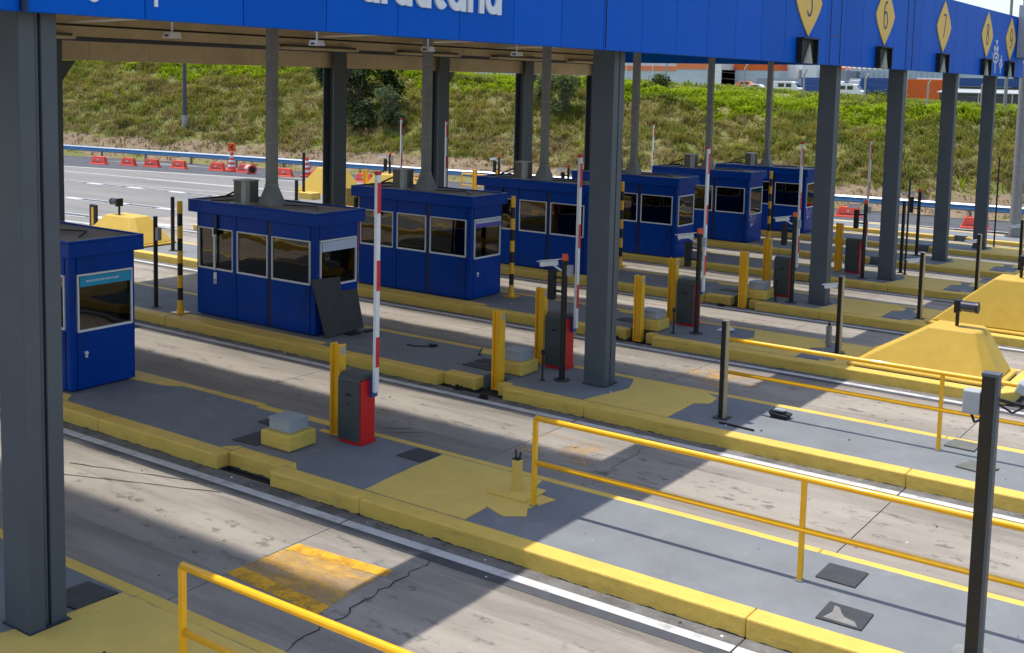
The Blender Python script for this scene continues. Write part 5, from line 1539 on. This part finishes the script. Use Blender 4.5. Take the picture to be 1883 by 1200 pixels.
for i, (x, lab) in enumerate(((-76.7, 'left one of two tall white box trailers'), (-72.5, 'right one of two tall white box trailers'))):
    t = faraway('box_trailer', lab, 'trailer', x, 207, 'white box trailers in the yard')
    MB().box(0, 0, 3.0, 2.9, 10, 7.0).build('box_body', 'white', t, bevel=.05); MB().box(.2, .3, .9, 2.7, 9.8, 2.9).build('chassis', 'shed_dark', t)
    for q in (1.0, 7.5):
        MB().cyl((0, q, .5), (.35, q, .5), .5, n=14).build('wheel', 'black_matt', t); MB().cyl((2.55, q, .5), (2.9, q, .5), .5, n=14).build('wheel', 'black_matt', t)
def vehicle(kind, x, y, lab, body, rot=0.0, box=None, z=None):
    t = faraway(kind, lab, kind.replace('_', ' '), x, y, 'vehicles parked beyond the bank', z)
    t.rotation_euler.z = rot
    def wheels(xs_, w, r):
        for q in xs_:
            for yy in (0, w - .22):
                MB().cyl((q, yy, r), (q, yy + .22, r), r, n=12).build('wheel', 'black_matt', t)
    def prof(P, y0, y1, name, m):
        n = len(P); b = MB(); b.hexa([(a, y0, c) for a, c in P], [(a, y1, c) for a, c in P]); return b.build(name, m, t, bevel=.06)
    if kind == 'van':
        prof([(0, .4), (5.2, .4), (5.2, 1.1), (4.7, 1.35), (4.0, 2.2), (3.4, 2.35), (.1, 2.35), (0, 2.1)], 0, 2.0, 'body', body)
        b = MB(); b.box(2.6, -.02, 1.35, 3.6, -.061 + .04, 2.0); b.box(1.2, -.02, 1.35, 2.3, -.021, 2.0); b.build('side_window', 'lens', t)
        b = MB(); b.add([(4.72, .15, 1.42), (4.72, 1.85, 1.42), (4.1, 1.85, 2.18), (4.1, .15, 2.18)], [(0, 1, 2, 3)]); b.build('windscreen', 'lens', t)
        wheels((1.0, 4.2), 2.0, .36)
    elif kind == 'car':
        prof([(0, .35), (4.2, .35), (4.2, .75), (3.2, .9), (2.6, 1.42), (1.0, 1.45), (.3, .95), (0, .9)], 0, 1.7, 'body', body)
        b = MB(); b.box(1.1, -.02, .95, 2.5, -.021 + .01, 1.32); b.build('side_window', 'lens', t)
        wheels((.85, 3.35), 1.7, .32)
    else:
        prof([(4.9, .6), (7.0, .6), (7.0, 1.6), (6.8, 2.9), (6.4, 3.1), (4.9, 3.1)], 0, 2.4, 'cab', body)
        b = MB(); b.box(7.001, .25, 1.75, 7.04, 2.15, 2.7); b.build('windscreen', 'lens', t)
        b = MB(); b.box(5.4, -.03, 1.8, 6.5, -.001, 2.6); b.build('side_window', 'lens', t)
        MB().box(-.2, .0, 1.1, 4.7, 2.4, 3.6 if box else 1.3).build('load_box', box or 'shed_dark', t, bevel=.04)
        MB().box(-.2, .4, .6, 6.5, 2.0, 1.05).build('chassis', 'shed_dark', t)
        wheels((.6, 1.8, 5.9), 2.4, .48)
vehicle('van', -69.4, 185, 'white van parked just left of a blue-sided truck', 'white', 0, z=3.9)
vehicle('van', -58.9, 186, 'white van parked right of the blue-sided truck', 'white', 0, z=3.7)
vehicle('truck', -64.6, 187, 'truck with a blue load box between two white vans', 'white', 0, 'truck_blue', z=3.4)
vehicle('car', -75.2, 187, 'white car parked between the salmon car and the vans', 'white', 0, z=4.2)
vehicle('car', -78.6, 190, 'salmon coloured car parked nearest the warehouse', 'wall_orange', .1, z=4.7)
vehicle('car', -71.6, 193, 'white car partly behind the left white van', 'white', .1, z=4.5)
vehicle('truck', -60.5, 200, 'blue-cabbed truck right of the column below number five', 'truck_blue', 0, 'white', z=3.4)
vehicle('truck', -52.2, 197, 'white truck carrying a blue and grey container', 'white', pi, 'truck_blue', z=3.6)
t = thing('shipping_container', 'bright orange container with a ribbed side beyond the bank', 'container', (-49.8, 198, 3.4))
MB().box(0, 0, .3, 6.0, 2.5, 3.7).build('body', 'cont_orange', t); MB().box(1.5, .1, 3.71, 6.0, 2.4, 4.0).build('white_cover', 'white', t)
rib0 = None
for i in range(15):
    if rib0 is None: rib0 = MB().box(0, -.05, .4, .14, -.001, 3.6).build('rib', 'cont_orange', t); o = rib0
    else: o = rib0.copy(); COL.objects.link(o); o.parent = t
    o.location = (.2 + i * .4, 0, 0)
t = thing('semi_trailer', 'long dark blue trailer at the far right beyond the bank', 'trailer', (-41.6, 200, 3.2))
MB().box(0, 0, 2.9, 13, 2.5, 4.3).build('box_body', 'truck_blue', t); MB().box(0, .3, 1.0, 13, 2.2, 2.85).build('chassis', 'shed_dark', t)
for q in (1.0, 2.3, 10.5): MB().cyl((q, -.05, .5), (q, .3, .5), .5, n=12).build('wheel', 'black_matt', t)
t = thing('open_shed', 'low dark open shed with a pale roof at the far right', 'shed', (-40.8, 185, 3.0))
MB().box(0, 0, 0, 16, 5, 1.9).build('wall', 'shed_dark', t); b = MB(); b.hexa([(-.3, -.6, 1.95), (16.3, -.6, 1.95), (16.3, 5.5, 2.5), (-.3, 5.5, 2.5)], [(-.3, -.6, 2.08), (16.3, -.6, 2.08), (16.3, 5.5, 2.63), (-.3, 5.5, 2.63)]); b.build('roof', 'ac_grey', t)
for q in (1, 6, 11, 15.5): MB().box(q, -.5, 0, q + .2, -.3, 1.94).build('shed_post', 'concrete_post', t)
t = thing('steel_rack', 'tall pale blue steel racking behind the trucks', 'racking', (-66.8, 215, 3.2))
for i in range(22): MB().box(i * 1.0, 0, 0, i * 1.0 + .3, .3, 6.6).build('upright', 'lattice', t)
for z in (1.5, 3.0, 4.4, 5.6, 6.61): MB().box(0, .31, z, 24, .6, z + .22).build('beam', 'lattice', t)
MB().box(0, 2.5, 0, 30, 3, 5.6).build('back_panel', 'wall_pale', t)
t = thing('trailer_row', 'row of pale parked trailers at the far right edge', 'trailer', (-28, 205, 3.4)); MB().box(0, 0, 1.2, 9, 2.5, 4.2).build('box_body', 'white', t); MB().box(0, .2, .5, 9, 2.2, 1.15).build('chassis', 'shed_dark', t); MB().box(0, -.02, 2.9, 9, -.001, 3.2).build('red_stripe', 'red', t)
t = thing('lattice_mast', 'red and grey antenna mast above the far end of the fascia', 'mast', (-11.0, 92, terrain(-11, 92)))
MB().cyl((0, 0, 0), (0, 0, 11.0), .14, .1, 10).build('mast', 'galv', t); MB().cyl((0, 0, 11.01), (0, 0, 15), .12, .08, 10).build('red_top', 'red', t)
b = MB(); b.tube([(1.0, 0, 0), (.9, 0, 8), (.85, 0, 14)], .04, 6); b.tube([(-2.2, 0, 10.6), (0, 0, 13), (1.6, 0, 10.6)], .02, 5); b.build('stay_wire', 'galv', t)
# wooded skyline far off, so that the land does not end in a bare edge
fw = MB(); rg = random.Random(17)
for i in range(520):
    x = rg.uniform(-420, 160); y = rg.uniform(330, 470)
    r = rg.uniform(3, 6); z = terrain(x, y)
    for _ in range(9):
        c = Vector((x + rg.uniform(-r, r), y + rg.uniform(-r, r), z + rg.uniform(0, r * .9)))
        a = Vector((rg.uniform(-1, 1), rg.uniform(-1, 1), rg.uniform(-1, 1))).normalized(); e = a.orthogonal().normalized(); s = r * .7
        fw.add([c - a * s, c + e * s, c + a * s, c - e * s], [(0, 1, 2, 3)], rg.randint(0, 2))
stuff(tag(fw.build('distant_wood', ['g_dark', 'g_green', 'g_sage']), 'far-off belt of woodland along the horizon', 'wood'))
